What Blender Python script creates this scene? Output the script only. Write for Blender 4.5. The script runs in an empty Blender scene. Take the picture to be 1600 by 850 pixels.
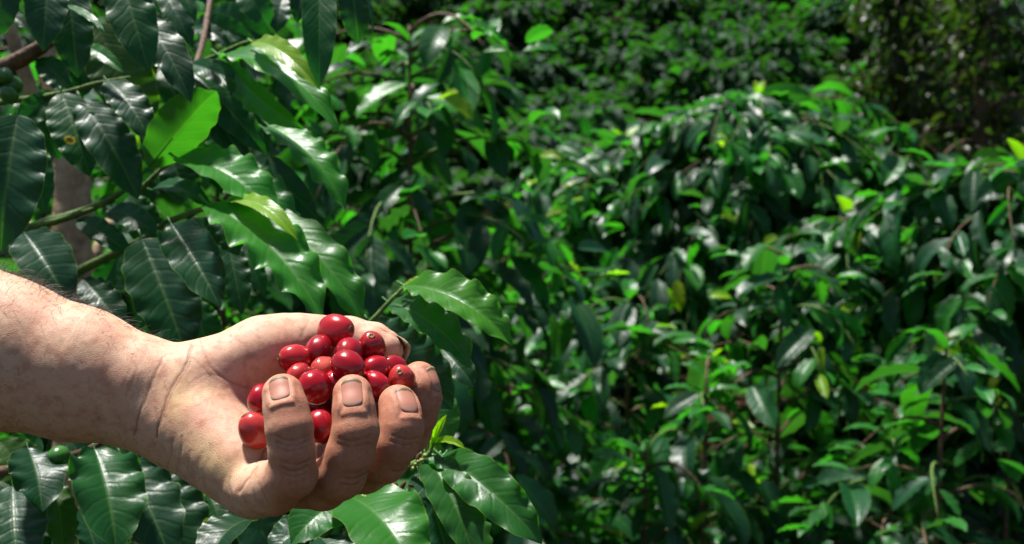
import bpy, math, random
import numpy as np
from mathutils import Vector, Matrix
from mathutils.bvhtree import BVHTree

# ------------------------------------------------------------------ camera
scene = bpy.context.scene
COL = scene.collection
RX, RY = 1600.0, 850.0            # pixel grid used for layout
LENS = 35.0
FPX = RX * LENS / 36.0
PITCH = math.radians(-7.0)
CAM = np.array([0.0, 0.0, 1.55])
RIGHT = np.array([1.0, 0.0, 0.0])
FWD = np.array([0.0, math.cos(PITCH), math.sin(PITCH)])
UP = np.array([0.0, -math.sin(PITCH), math.cos(PITCH)])

cam_data = bpy.data.cameras.new("camera")
cam_data.lens = LENS
cam_data.sensor_width = 36.0
cam_data.clip_start = 0.01
cam_data.clip_end = 400.0
cam_data.dof.use_dof = True
cam_data.dof.focus_distance = 0.43
cam_data.dof.aperture_fstop = 13.0
cam_data.dof.aperture_blades = 7
cam = bpy.data.objects.new("camera", cam_data)
COL.objects.link(cam)
cam.location = CAM
cam.rotation_euler = (math.radians(90) + PITCH, 0, 0)
scene.camera = cam

# ------------------------------------------------------------------ sky and sun
SUN_ELEV = math.radians(71)
SUN_AZ = math.radians(-50)        # from straight ahead (+Y), negative = to the left
world = bpy.data.worlds.new("World")
scene.world = world
world.use_nodes = True
wn = world.node_tree
wn.nodes.clear()
sky = wn.nodes.new("ShaderNodeTexSky")
sky.sky_type = 'NISHITA'
sky.sun_disc = False
sky.sun_elevation = SUN_ELEV
sky.sun_rotation = SUN_AZ
sky.dust_density = 1.2
sky.ozone_density = 1.0
bg = wn.nodes.new("ShaderNodeBackground")
bg.inputs["Strength"].default_value = 0.052
wo = wn.nodes.new("ShaderNodeOutputWorld")
wn.links.new(sky.outputs[0], bg.inputs[0])
wn.links.new(bg.outputs[0], wo.inputs[0])

sun_dir = Vector((math.sin(SUN_AZ) * math.cos(SUN_ELEV), math.cos(SUN_AZ) * math.cos(SUN_ELEV), math.sin(SUN_ELEV)))
sun_data = bpy.data.lights.new("sun", 'SUN')
sun_data.energy = 5.0
sun_data.angle = math.radians(6.0)
sun_data.color = (1.0, 0.97, 0.92)
sun = bpy.data.objects.new("sun", sun_data)
COL.objects.link(sun)
sun.rotation_euler = sun_dir.to_track_quat('Z', 'Y').to_euler()
sun.location = (-3, 5, 9)

scene.view_settings.view_transform = 'Standard'
scene.view_settings.look = 'None'
scene.view_settings.gamma = 1.0
scene.view_settings.use_curve_mapping = False
scene.view_settings.exposure = 0.85
scene.cycles.use_denoising = True
scene.cycles.use_adaptive_sampling = True
scene.cycles.adaptive_threshold = 0.02
scene.cycles.max_bounces = 4
scene.cycles.diffuse_bounces = 1
scene.cycles.glossy_bounces = 2
scene.cycles.transmission_bounces = 2
scene.cycles.transparent_max_bounces = 4


# ------------------------------------------------------------------ helpers
def P(px, py, d):
    """layout pixel + distance along the view axis (m) -> world point"""
    return CAM + FWD * d + RIGHT * ((px - RX / 2) / FPX * d) + UP * ((RY / 2 - py) / FPX * d)


def project(p):
    q = np.asarray(p) - CAM
    d = q @ FWD
    return RX / 2 + FPX * (q @ RIGHT) / d, RY / 2 - FPX * (q @ UP) / d, d


def unit(v):
    v = np.asarray(v, float)
    return v / max(np.linalg.norm(v), 1e-12)


def tag(o, label=None, cat=None, group=None, kind=None):
    if label: o["label"] = label
    if cat: o["category"] = cat
    if group: o["group"] = group
    if kind: o["kind"] = kind
    return o


def new_mesh(name, verts, faces, mat=None, smooth=True, uv=None, cols=None):
    me = bpy.data.meshes.new(name)
    verts = np.asarray(verts, np.float32)
    if isinstance(faces, np.ndarray):
        n, k = faces.shape
        me.vertices.add(len(verts))
        me.vertices.foreach_set("co", verts.ravel())
        me.loops.add(n * k)
        me.loops.foreach_set("vertex_index", faces.astype(np.int32).ravel())
        me.polygons.add(n)
        me.polygons.foreach_set("loop_start", np.arange(0, n * k, k, dtype=np.int32))
        me.update(calc_edges=True)
        me.validate()
    else:
        me.from_pydata([tuple(v) for v in verts], [], faces)
    me.polygons.foreach_set("use_smooth", np.full(len(me.polygons), smooth))
    if uv is not None:
        lay = me.uv_layers.new(name="UVMap")
        li = np.empty(len(me.loops), np.int32)
        me.loops.foreach_get("vertex_index", li)
        lay.data.foreach_set("uv", np.asarray(uv, np.float32)[li].ravel())
    if cols is not None:
        at = me.attributes.new("Col", 'FLOAT_COLOR', 'POINT')
        c = np.ones((len(verts), 4), np.float32)
        c[:, :3] = cols
        at.data.foreach_set("color", c.ravel())
    if mat: me.materials.append(mat)
    me.update()
    return me


def obj(name, me, parent=None, loc=None):
    o = bpy.data.objects.new(name, me)
    COL.objects.link(o)
    if loc is not None: o.location = loc
    if parent is not None: o.parent = parent
    return o


def thing(name, label, cat, loc, group=None):
    o = bpy.data.objects.new(name, None)
    COL.objects.link(o)
    o.location = loc
    o.empty_display_size = 0.05
    return tag(o, label, cat, group)


class NT:
    """tiny node-tree helper"""
    def __init__(self, name):
        self.m = bpy.data.materials.new(name)
        self.m.use_nodes = True
        self.t = self.m.node_tree
        self.t.nodes.clear()
        self.out = self.n("ShaderNodeOutputMaterial")

    def n(self, kind, **kw):
        nd = self.t.nodes.new(kind)
        for k, v in kw.items():
            if k.startswith("i_"):
                nd.inputs[k[2:].replace("_", " ")].default_value = v
            else:
                setattr(nd, k, v)
        return nd

    def l(self, a, b):
        self.t.links.new(a, b)

    def math(self, op, a, b=None, c=None, clamp=False):
        nd = self.n("ShaderNodeMath", operation=op)
        nd.use_clamp = clamp
        for i, v in enumerate((a, b, c)):
            if v is None: continue
            if isinstance(v, (int, float)): nd.inputs[i].default_value = v
            else: self.l(v, nd.inputs[i])
        return nd.outputs[0]

    def mix(self, fac, a, b, blend='MIX'):
        nd = self.n("ShaderNodeMix", data_type='RGBA', blend_type=blend)
        for s, v in ((nd.inputs[0], fac), (nd.inputs[6], a), (nd.inputs[7], b)):
            if isinstance(v, (int, float)): s.default_value = v
            elif isinstance(v, tuple): s.default_value = (*v, 1.0)
            else: self.l(v, s)
        return nd.outputs[2]

    def ramp(self, fac, stops):
        nd = self.n("ShaderNodeValToRGB")
        el = nd.color_ramp.elements
        while len(el) < len(stops): el.new(0.5)
        for e, (p, c) in zip(el, stops):
            e.position = p
            e.color = (*c, 1.0) if isinstance(c, tuple) else (c, c, c, 1.0)
        self.l(fac, nd.inputs[0])
        return nd.outputs[0]

    def noise(self, vec, scale, detail=3.0, rough=0.55):
        nd = self.n("ShaderNodeTexNoise")
        nd.inputs["Scale"].default_value = scale
        nd.inputs["Detail"].default_value = detail
        nd.inputs["Roughness"].default_value = rough
        if vec is not None: self.l(vec, nd.inputs["Vector"])
        return nd.outputs["Fac"]


def tube(points, radii, seg=8, cap=True):
    """verts, faces of a tapered tube through world points"""
    pts = np.asarray(points, float)
    n = len(pts)
    V, Fc = [], []
    ref = np.array([0.13, 0.31, 0.94])
    for i in range(n):
        t = unit(pts[min(i + 1, n - 1)] - pts[max(i - 1, 0)])
        a = unit(np.cross(t, ref)); b = np.cross(t, a)
        for k in range(seg):
            w = 2 * math.pi * k / seg
            V.append(pts[i] + radii[i] * (math.cos(w) * a + math.sin(w) * b))
    for i in range(n - 1):
        for k in range(seg):
            k2 = (k + 1) % seg
            Fc.append((i * seg + k, i * seg + k2, (i + 1) * seg + k2, (i + 1) * seg + k))
    if cap:
        Fc.append(tuple(range(seg - 1, -1, -1)))
        Fc.append(tuple((n - 1) * seg + k for k in range(seg)))
    return V, Fc


def spline(points, n):
    """Catmull-Rom resample of a polyline (rows may carry extra columns)"""
    p = np.asarray(points, float)
    q = np.vstack([2 * p[0] - p[1], p, 2 * p[-1] - p[-2]])
    out = []
    for t in np.linspace(0, len(p) - 1 - 1e-6, n):
        i = int(t); f = t - i
        a, b, c, d = q[i:i + 4]
        out.append(0.5 * (2 * b + (c - a) * f + (2 * a - 5 * b + 4 * c - d) * f * f + (3 * b - a - 3 * c + d) * f ** 3))
    return np.array(out)

# ================================================================== the hand
# modelled as one distance field (mm, camera-aligned axes: x right, y up, z towards the viewer)
HD = 432.0
M_TO_W = np.stack([RIGHT, UP, -FWD], axis=1)      # columns


def J(px, py, z=0.0):
    d = HD - z
    return np.array([(px - RX / 2) / FPX * d, (RY / 2 - py) / FPX * d, -d])


def to_world(p):
    return CAM + (np.asarray(p) * 0.001) @ M_TO_W.T


def seg_sd(p, a, b, ra, rb):
    ab = b - a
    t = np.clip(((p - a) @ ab) / (ab @ ab), 0, 1)
    q = p - a - t[:, None] * ab
    return np.sqrt((q * q).sum(1)) - (ra + (rb - ra) * t)


def ell_sd(p, c, axes, R):
    q = (p - c) @ R.T / axes
    k0 = np.sqrt((q * q).sum(1)) + 1e-9
    k1 = np.sqrt(((q / axes) ** 2).sum(1)) + 1e-9
    return k0 * (k0 - 1) / k1


def smin(a, b, k):
    h = np.clip(0.5 + 0.5 * (b - a) / k, 0, 1)
    return b * (1 - h) + a * h - k * h * (1 - h)


def smax(a, b, k):
    return -smin(-a, -b, k)


def chain(p, pts, k):
    d = None
    for (a, ra), (b, rb) in zip(pts[:-1], pts[1:]):
        s = seg_sd(p, a, b, ra, rb)
        d = s if d is None else smin(d, s, k)
    return d


def arm_sd(p, pts):
    """forearm: chain of elliptical sections (centre, half height, half depth)"""
    d = None
    for (a, ha, wa), (b, hb, wb) in zip(pts[:-1], pts[1:]):
        ab = b - a
        L = np.linalg.norm(ab); ax = ab / L
        zax = np.array([0, 0, 1.0]); zax = zax - ax * (zax @ ax); zax /= np.linalg.norm(zax)
        yax = np.cross(zax, ax)
        q = p - a
        t = (q @ ax) / L
        tc = np.clip(t, 0, 1)
        h = ha + (hb - ha) * tc; w = wa + (wb - wa) * tc
        y = (q @ yax) / h; z = (q @ zax) / w
        e = (t - tc) * L / h
        k0 = np.sqrt(y * y + z * z + e * e) + 1e-9
        k1 = np.sqrt((y / h) ** 2 + (z / w) ** 2 + (e / h) ** 2) + 1e-9
        s = k0 * (k0 - 1) / k1
        d = s if d is None else smin(d, s, 6.0)
    return d


ARM = [(J(-480, 392, -24), 46, 42), (J(-150, 500, -16), 38.5, 34), (J(0, 552, -12), 33.2, 29), (J(120, 584, -12), 29, 24), (J(225, 615, -13), 24.2, 19.5), (J(285, 630, -12), 23, 19)]

# fingers: list of (joint, radius); first entry is the knuckle at the palm
PINKY = [(J(400, 765, 20), 12.0), (J(428, 762, 37), 10.6), (J(457, 741, 47), 9.4), (J(456, 703, 50), 8.5), (J(452, 668, 50), 8.8), (J(447, 640, 48), 8.2), (J(442, 616, 44), 8.0)]
RING = [(J(470, 752, 2), 11.6), (J(505, 757, 18), 10.4), (J(532, 741, 31), 10.0), (J(548, 705, 37), 9.3), (J(556, 673, 38), 9.0), (J(553, 642, 36), 8.2), (J(551, 616, 32), 7.9)]
MIDDLE = [(J(530, 728, -16), 11.6), (J(570, 732, -4), 10.6), (J(600, 717, 8), 10.2), (J(618, 692, 14), 9.4), (J(627, 668, 14), 9.2), (J(626, 648, 12), 8.5), (J(622, 632, 9), 8.4)]
INDEX = [(J(575, 690, -42), 11.5), (J(612, 692, -34), 10.2), (J(640, 676, -24), 9.6), (J(652, 648, -18), 8.9), (J(658, 625, -16), 8.9), (J(657, 606, -16), 8.4), (J(655, 593, -18), 8.2)]
THUMB = [(J(452, 536, -34), 12.6), (J(500, 531, -37), 11.2), (J(545, 531, -38), 10.8), (J(580, 537, -37), 9.8), (J(603, 544, -36), 8.6)]
ARM_END = J(-315, 0, 0)[0]
FINGERS = [PINKY, RING, MIDDLE, INDEX, THUMB]

R_I = np.eye(3)


def rot_z(deg):
    c, s = math.cos(math.radians(deg)), math.sin(math.radians(deg))
    return np.array([[c, s, 0], [-s, c, 0], [0, 0, 1.0]])


def palm_sd(p):
    d = arm_sd(p, ARM)
    # heel of the hand, little-finger side
    d = smin(d, seg_sd(p, J(298, 668, -9), J(392, 752, 14), 20.0, 14.5), 12)
    d = smin(d, seg_sd(p, J(330, 665, -2), J(375, 715, 10), 16.0, 13.0), 9)
    # palm plate, behind the fruit
    d = smin(d, seg_sd(p, J(300, 630, -16), J(470, 725, -12), 16, 13), 10)
    d = smin(d, seg_sd(p, J(310, 610, -20), J(530, 700, -32), 15, 13), 10)
    d = smin(d, seg_sd(p, J(330, 590, -26), J(575, 660, -52), 14, 12), 10)
    # thumb ball
    d = smin(d, seg_sd(p, J(322, 585, -14), J(415, 549, -24), 15.0, 15.6), 9)
    d = smin(d, seg_sd(p, J(410, 550, -24), J(462, 536, -33), 14.6, 12.6), 7)
    # web between thumb and index
    d = smin(d, seg_sd(p, J(450, 560, -42), J(560, 620, -56), 9, 9), 9)
    return d


def finger_sds(p):
    return [chain(p, f, 2.2) for f in FINGERS]


def hand_sd(p):
    d = palm_sd(p)
    fs = finger_sds(p)
    for f, k in zip(fs, (3.2, 3.0, 3.0, 4.0, 6.5)):
        d = smin(d, f, k)
    return smax(d, ARM_END - p[:, 0], 4.0)


def eval_sd(p, step=250000):
    return np.concatenate([hand_sd(p[i:i + step]) for i in range(0, len(p), step)]) if len(p) else np.zeros(0)


def grad_sd(p, e=0.15):
    g = np.empty_like(p)
    for i in range(3):
        o = np.zeros(3); o[i] = e
        g[:, i] = eval_sd(p + o) - eval_sd(p - o)
    return g / (np.linalg.norm(g, axis=1)[:, None] + 1e-12)


def surface_nets(lo, hi, h):
    nx, ny, nz = [int(math.ceil((b - a) / h)) + 1 for a, b in zip(lo, hi)]
    c = 5
    gx, gy, gz = [np.arange(0, n + c, c) for n in (nx, ny, nz)]
    C = np.stack(np.meshgrid(gx, gy, gz, indexing='ij'), -1).reshape(-1, 3) * h + lo
    cv = eval_sd(C).reshape(len(gx), len(gy), len(gz))
    ix, iy, iz = [np.minimum((np.arange(n) + c // 2) // c, len(g) - 1) for n, g in ((nx, gx), (ny, gy), (nz, gz))]
    val = cv[np.ix_(ix, iy, iz)].copy()
    near = np.abs(val) < h * c * 1.6
    idx = np.argwhere(near)
    val[near] = eval_sd(idx * h + lo)
    S = val < 0
    mixed = np.zeros((nx - 1, ny - 1, nz - 1), bool)
    a = np.zeros(mixed.shape, np.int8)
    for dx in (0, 1):
        for dy in (0, 1):
            for dz in (0, 1):
                a += S[dx:nx - 1 + dx, dy:ny - 1 + dy, dz:nz - 1 + dz]
    mixed = (a > 0) & (a < 8)
    cells = np.argwhere(mixed)
    vid = -np.ones(mixed.shape, np.int64)
    vid[tuple(cells.T)] = np.arange(len(cells))
    acc = np.zeros((len(cells), 3)); cnt = np.zeros(len(cells))
    corners = [(x, y, z) for x in (0, 1) for y in (0, 1) for z in (0, 1)]
    for p0 in corners:
        for ax in range(3):
            if p0[ax]: continue
            p1 = list(p0); p1[ax] = 1
            v0 = val[tuple((cells + p0).T)]; v1 = val[tuple((cells + p1).T)]
            m = (v0 < 0) != (v1 < 0)
            t = v0[m] / (v0[m] - v1[m])
            acc[m] += np.array(p0) + t[:, None] * (np.array(p1) - np.array(p0)); cnt[m] += 1
    V = (cells + acc / cnt[:, None]) * h + lo
    quads = []
    for ax in range(3):
        s0 = [slice(1, -1)] * 3; s1 = [slice(1, -1)] * 3
        s0[ax] = slice(0, -1); s1[ax] = slice(1, None)
        A = S[tuple(s0)]; B = S[tuple(s1)]
        e = np.argwhere(A != B)
        inside = A[tuple(e.T)]
        base = e.copy()
        for k in range(3):
            if k != ax: base[:, k] += 1
        u, v = [(1, 2), (2, 0), (0, 1)][ax]
        q = []
        for du, dv in ((-1, -1), (0, -1), (0, 0), (-1, 0)):
            b = base.copy(); b[:, u] += du; b[:, v] += dv
            q.append(vid[tuple(b.T)])
        q = np.stack(q, 1)
        q[~inside] = q[~inside][:, ::-1]
        quads.append(q)
    Q = np.concatenate(quads)
    Q = Q[(Q >= 0).all(1)]
    return V, Q


def subdivide(V, Q):
    n = len(V)
    e = np.concatenate([Q[:, [i, (i + 1) % 4]] for i in range(4)])
    es = np.sort(e, 1)
    ue, inv = np.unique(es[:, 0] * n + es[:, 1], return_inverse=True)
    mid = 0.5 * (V[ue // n] + V[ue % n])
    inv = inv.reshape(4, -1)
    fc = V[Q].mean(1)
    fi = n + len(ue) + np.arange(len(Q))
    V2 = np.concatenate([V, mid, fc])
    Q2 = np.concatenate([np.stack([Q[:, i], n + inv[i], fi, n + inv[(i + 3) % 4]], 1) for i in range(4)])
    return V2, Q2


lo = np.array([J(-330, 0, 0)[0], J(0, 850, 0)[1] - 2, -HD - 88.0])
hi = np.array([J(720, 0, 0)[0] + 6, J(0, 255, 0)[1] + 6, -HD + 74.0])
HV, HQ = surface_nets(lo, hi, 1.14)
_e = np.concatenate([HQ[:, [i, (i + 1) % 4]] for i in range(4)])
_deg = np.bincount(_e.ravel(), minlength=len(HV))[:, None]
for _ in range(2):                  # even out the mesh, then back onto the surface
    acc_ = np.stack([np.bincount(_e[:, 0], HV[_e[:, 1], k], len(HV)) + np.bincount(_e[:, 1], HV[_e[:, 0], k], len(HV)) for k in range(3)], 1)
    HV = HV + 0.75 * (acc_ / np.maximum(_deg, 1) - HV)
    HV -= (eval_sd(HV))[:, None] * grad_sd(HV) * 0.95
HV, HQ = subdivide(HV, HQ)
HN = grad_sd(HV)
HV -= eval_sd(HV)[:, None] * HN

# which part each vertex belongs to: 0 palm/arm, 1..5 fingers
_all = np.stack([palm_sd(HV)] + finger_sds(HV), 1)
HPART = _all.argmin(1)
dpt = -HV[:, 2]
HPX = RX / 2 + FPX * HV[:, 0] / dpt
HPY = RY / 2 - FPX * HV[:, 1] / dpt
HFRONT = np.clip((HN * (-HV / np.linalg.norm(HV, axis=1)[:, None])).sum(1), 0, 1)


def poly_dist(px, py, pts):
    d = np.full(len(px), 1e9)
    pts = spline(pts, max(12, len(pts) * 6))
    for a, b in zip(pts[:-1], pts[1:]):
        ab = b - a
        t = np.clip(((px - a[0]) * ab[0] + (py - a[1]) * ab[1]) / (ab @ ab + 1e-9), 0, 1)
        d = np.minimum(d, np.hypot(px - a[0] - t * ab[0], py - a[1] - t * ab[1]))
    return d


hrng = np.random.default_rng(5)
# creases: (points px, width px, depth mm, pigment 0..1, allowed parts)
CREASES = [
    ([(298, 538), (291, 566), (272, 598), (256, 633), (244, 682)], 3.2, 0.75, 0.9, (0,)),
    ([(301, 540), (294, 570), (280, 594), (262, 628), (250, 668)], 2.2, 0.35, 0.55, (0,)),
    ([(252, 560), (240, 590), (229, 614), (215, 655), (209, 680)], 2.8, 0.5, 0.65, (0,)),
    ([(259, 553), (246, 580), (236, 605)], 2.0, 0.3, 0.4, (0,)),
    ([(215, 575), (205, 600), (196, 618)], 2.0, 0.25, 0.35, (0,)),
    ([(204, 578), (192, 602)], 2.0, 0.2, 0.3, (0,)),
    ([(313, 530), (319, 552), (333, 578), (362, 596), (398, 609)], 3.0, 0.6, 0.45, (0, 5)),
    ([(300, 560), (318, 575), (330, 590)], 2.0, 0.25, 0.25, (0,)),
    ([(300, 597), (322, 585), (345, 588)], 2.0, 0.2, 0.25, (0,)),
    ([(270, 688), (266, 712), (262, 728)], 3.0, 0.5, 0.3, (0,)),
    ([(285, 684), (281, 712), (276, 738)], 3.0, 0.5, 0.3, (0,)),
    ([(298, 706), (294, 728), (290, 748)], 3.0, 0.35, 0.2, (0,)),
    ([(312, 716), (308, 742)], 3.0, 0.3, 0.15, (0,)),
    ([(416, 700), (404, 722), (386, 748), (375, 768)], 3.6, 1.0, 0.6, (0, 1)),
    ([(360, 745), (358, 760), (364, 776)], 3.0, 0.3, 0.35, (0, 1)),
    ([(397, 765), (398, 778), (404, 788)], 2.4, 0.2, 0.35, (0, 1)),
    ([(405, 756), (412, 772), (418, 782)], 2.4, 0.2, 0.35, (0, 1)),
    ([(484, 500), (478, 512), (470, 526)], 3.4, 0.5, 0.25, (0, 5)),
    # little finger wrinkles
    ([(430, 680), (446, 688), (466, 686), (480, 680)], 2.4, 0.45, 0.4, (1,)),
    ([(432, 690), (450, 697), (468, 694), (481, 688)], 2.2, 0.4, 0.35, (1,)),
    ([(436, 700), (455, 705), (478, 699)], 2.0, 0.3, 0.3, (1,)),
    ([(440, 730), (458, 736), (482, 728)], 2.4, 0.45, 0.4, (1,)),
    ([(444, 722), (462, 726), (483, 718)], 2.2, 0.4, 0.35, (1,)),
    ([(446, 741), (462, 745), (480, 739)], 2.2, 0.4, 0.35, (1,)),
    # ring
    ([(530, 684), (546, 689), (566, 686), (578, 680)], 2.2, 0.35, 0.3, (2,)),
    ([(528, 693), (548, 698), (576, 692)], 2.0, 0.3, 0.25, (2,)),
    ([(538, 748), (554, 748), (572, 738)], 2.4, 0.45, 0.4, (2,)),
    ([(532, 756), (552, 757), (570, 748)], 2.2, 0.4, 0.35, (2,)),
    ([(540, 740), (556, 739), (573, 730)], 2.0, 0.3, 0.3, (2,)),
    # middle
    ([(615, 680), (634, 686), (655, 684)], 2.2, 0.35, 0.3, (3,)),
    ([(612, 690), (632, 695), (652, 692)], 2.0, 0.3, 0.25, (3,)),
    ([(612, 735), (626, 736), (642, 727)], 2.4, 0.4, 0.35, (3,)),
]
crease_pig = np.zeros(len(HV))
disp = np.zeros(len(HV))
front_ok = HFRONT > 0.12
for pts, w, dep, pig, parts in CREASES:
    w *= 0.8
    dep *= 0.30 if 0 in parts else 0.7
    pig = min(1, pig * 1.2)
    pig = min(1, pig * (1.0 if 0 in parts else 1.5))
    m = np.isin(HPART, parts) & front_ok
    idx = np.where(m)[0]
    bx = [p[0] for p in pts]; by = [p[1] for p in pts]
    sel = (HPX[idx] > min(bx) - 25) & (HPX[idx] < max(bx) + 25) & (HPY[idx] > min(by) - 25) & (HPY[idx] < max(by) + 25)
    idx = idx[sel]
    wob = 0.4 * 1.8 * np.sin(HPX[idx] * 0.11 + HPY[idx] * 0.16) + 0.4 * np.sin(HPX[idx] * 0.27 - HPY[idx] * 0.21)
    dd = poly_dist(HPX[idx] + wob, HPY[idx] + 0.6 * wob, pts)
    g = np.exp(-(dd / w) ** 2)
    disp[idx] -= dep * g - 0.10 * dep * np.exp(-((dd - 2.6 * w) / (1.6 * w)) ** 2)
    crease_pig[idx] = np.maximum(crease_pig[idx], pig * np.exp(-(dd / (w * 0.8)) ** 2))

# soft anatomical relief
def bump3(c, r, a):
    return a * np.exp(-((HV - c) ** 2).sum(1) / (r * r))


disp += bump3(J(232, 612, 8), 9, -0.9) + bump3(J(210, 585, 8), 10, 0.8) + bump3(J(330, 650, 18), 10, 0.9)
disp += bump3(J(322, 545, 2), 7, 0.9) + bump3(J(352, 720, 15), 8, 0.7) + bump3(J(370, 640, 0), 14, -1.4)
disp += bump3(J(415, 665, 0), 16, -1.0)
n3 = lambda f, ph: np.sin(HV[:, 0] * f + ph) * np.sin(HV[:, 1] * f * 1.13 + 2 * ph) * np.sin(HV[:, 2] * f * 0.91 + 3 * ph)
disp += 0.09 * n3(0.33, 1.0) + 0.05 * n3(0.71, 2.2)

# nails -------------------------------------------------------------
NAILS = [  # finger, dorsal direction, start along axis from tip centre, length, half width, extra lift
    (PINKY, (0.12, 0.1, 1.0), -6.0, 11.2, 4.2),
    (RING, (0.14, 0.1, 1.0), -8.6, 13.4, 4.5),
    (MIDDLE, (0.56, 0.15, 0.8), -8.4, 13.4, 4.7),
    (INDEX, (0.92, 0.1, 0.42), -7.4, 12.4, 4.6),
    (THUMB, (0.25, 0.42, -0.87), -5.0, 16.0, 7.6),
]
nail_info = []
nail_dirt = np.zeros(len(HV))
for fi, (F, dors, s0, L, hw) in enumerate(NAILS):
    tip, rt = F[-1]; prev = F[-3][0]
    a = unit(tip - prev)
    d = np.array(dors, float); d = unit(d - a * (d @ a))
    s = np.cross(a, d)
    nail_info.append((tip, rt, a, d, s, s0, L, hw))
    m = np.where(HPART == fi + 1)[0]
    q = HV[m] - tip
    t = (q @ a - s0) / L
    u = (q @ s) / hw
    up = q @ d
    ok = up > 0
    inside = np.clip((1 - np.abs(u)) * 4, 0, 1) * np.clip(t * 8, 0, 1) * np.clip((1.02 - t) * 6, 0, 1)
    ring_ = np.exp(-((np.abs(u) - 1.22) / 0.2) ** 2) * np.clip(t * 4 + 0.8, 0, 1) * np.clip((0.9 - t) * 4, 0, 1)
    prox = np.exp(-((t + 0.13) / 0.1) ** 2) * np.clip((1.25 - np.abs(u)) * 4, 0, 1)
    nail_dirt[m] = np.maximum(nail_dirt[m], ok * (np.exp(-((np.abs(u) - 1.1) / 0.16) ** 2) * np.clip(t * 5 + 0.6, 0, 1) * np.clip((1.15 - t) * 5, 0, 1) + 0.8 * np.exp(-((t - 1.02) / 0.10) ** 2) * (np.abs(u) < 1.1)))
    disp[m] += ok * (-0.55 * inside + 0.45 * np.maximum(ring_, prox))

HV2 = HV + HN * disp[:, None]

# skin colour ----------------------------------------------------------
def blob(px, py, rx, ry, ang=0):
    c, s = math.cos(math.radians(ang)), math.sin(math.radians(ang))
    x = HPX - px; y = HPY - py
    return np.exp(-(((c * x + s * y) / rx) ** 2 + ((-s * x + c * y) / ry) ** 2))


skin = np.tile(np.array([0.64, 0.40, 0.265]), (len(HV), 1))


def tint(w, col):
    global skin
    w = np.clip(w, 0, 1)[:, None]
    skin = skin * (1 - w) + np.array(col) * w


isp = (HPART == 0)
fing = np.clip((HPX - 400) / 40, 0, 1) * (HPART > 0) * (HPART < 5)
tint(np.where(isp, 1, 0) * np.clip((HPX - 285) / 50, 0, 1) * 0.8, (0.66, 0.395, 0.275))
tint((HPART == 5) * 0.8, (0.66, 0.39, 0.27))
tint(fing * 0.9, (0.385, 0.135, 0.070))
for F, w in ((PINKY, .55), (RING, .5), (MIDDLE, .55), (INDEX, .5)):
    tip = F[-1][0]
    tint(w * np.exp(-((HV - tip) ** 2).sum(1) / 11.0 ** 2) * (HPART > 0), (0.50, 0.165, 0.095))
yel = (0.56, 0.42, 0.18)
tint(0.75 * isp * blob(278, 622, 22, 38, 15), yel)
tint(0.60 * isp * blob(330, 720, 62, 30, 38), yel)
tint(0.55 * isp * blob(380, 745, 30, 30), yel)
tint(0.45 * isp * blob(318, 612, 34, 12, -8), yel)
tint(0.5 * isp * blob(315, 650, 24, 20), (0.66, 0.29, 0.20))
tint(0.35 * isp * blob(380, 660, 40, 30), (0.68, 0.35, 0.25))
tint(0.35 * isp * blob(225, 665, 40, 40), (0.56, 0.29, 0.185))
tint(0.4 * isp * blob(345, 615, 10, 5), (0.20, 0.12, 0.06))
tint(0.3 * isp * blob(330, 600, 14, 4, -20), (0.22, 0.14, 0.07))
for _ in range(26):
    cx, cy = hrng.uniform(10, 640), hrng.uniform(450, 760)
    tint(0.7 * blob(cx, cy, hrng.uniform(1.2, 2.2), hrng.uniform(1.2, 2.0)) * front_ok, (0.12, 0.05, 0.03))
CREASE_W = np.clip(crease_pig, 0, 1) * 0.9
hair_zone = isp * np.clip((235 - HPX) / 120, 0, 1)
tint(0.25 * hair_zone, (0.50, 0.29, 0.19))
tint(0.35 * nail_dirt, (0.20, 0.08, 0.04))
skin = np.clip(skin * np.array([1.07, 1.06, 1.05]), 0, 0.8)
tint(CREASE_W, (0.15, 0.05, 0.03))


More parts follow.
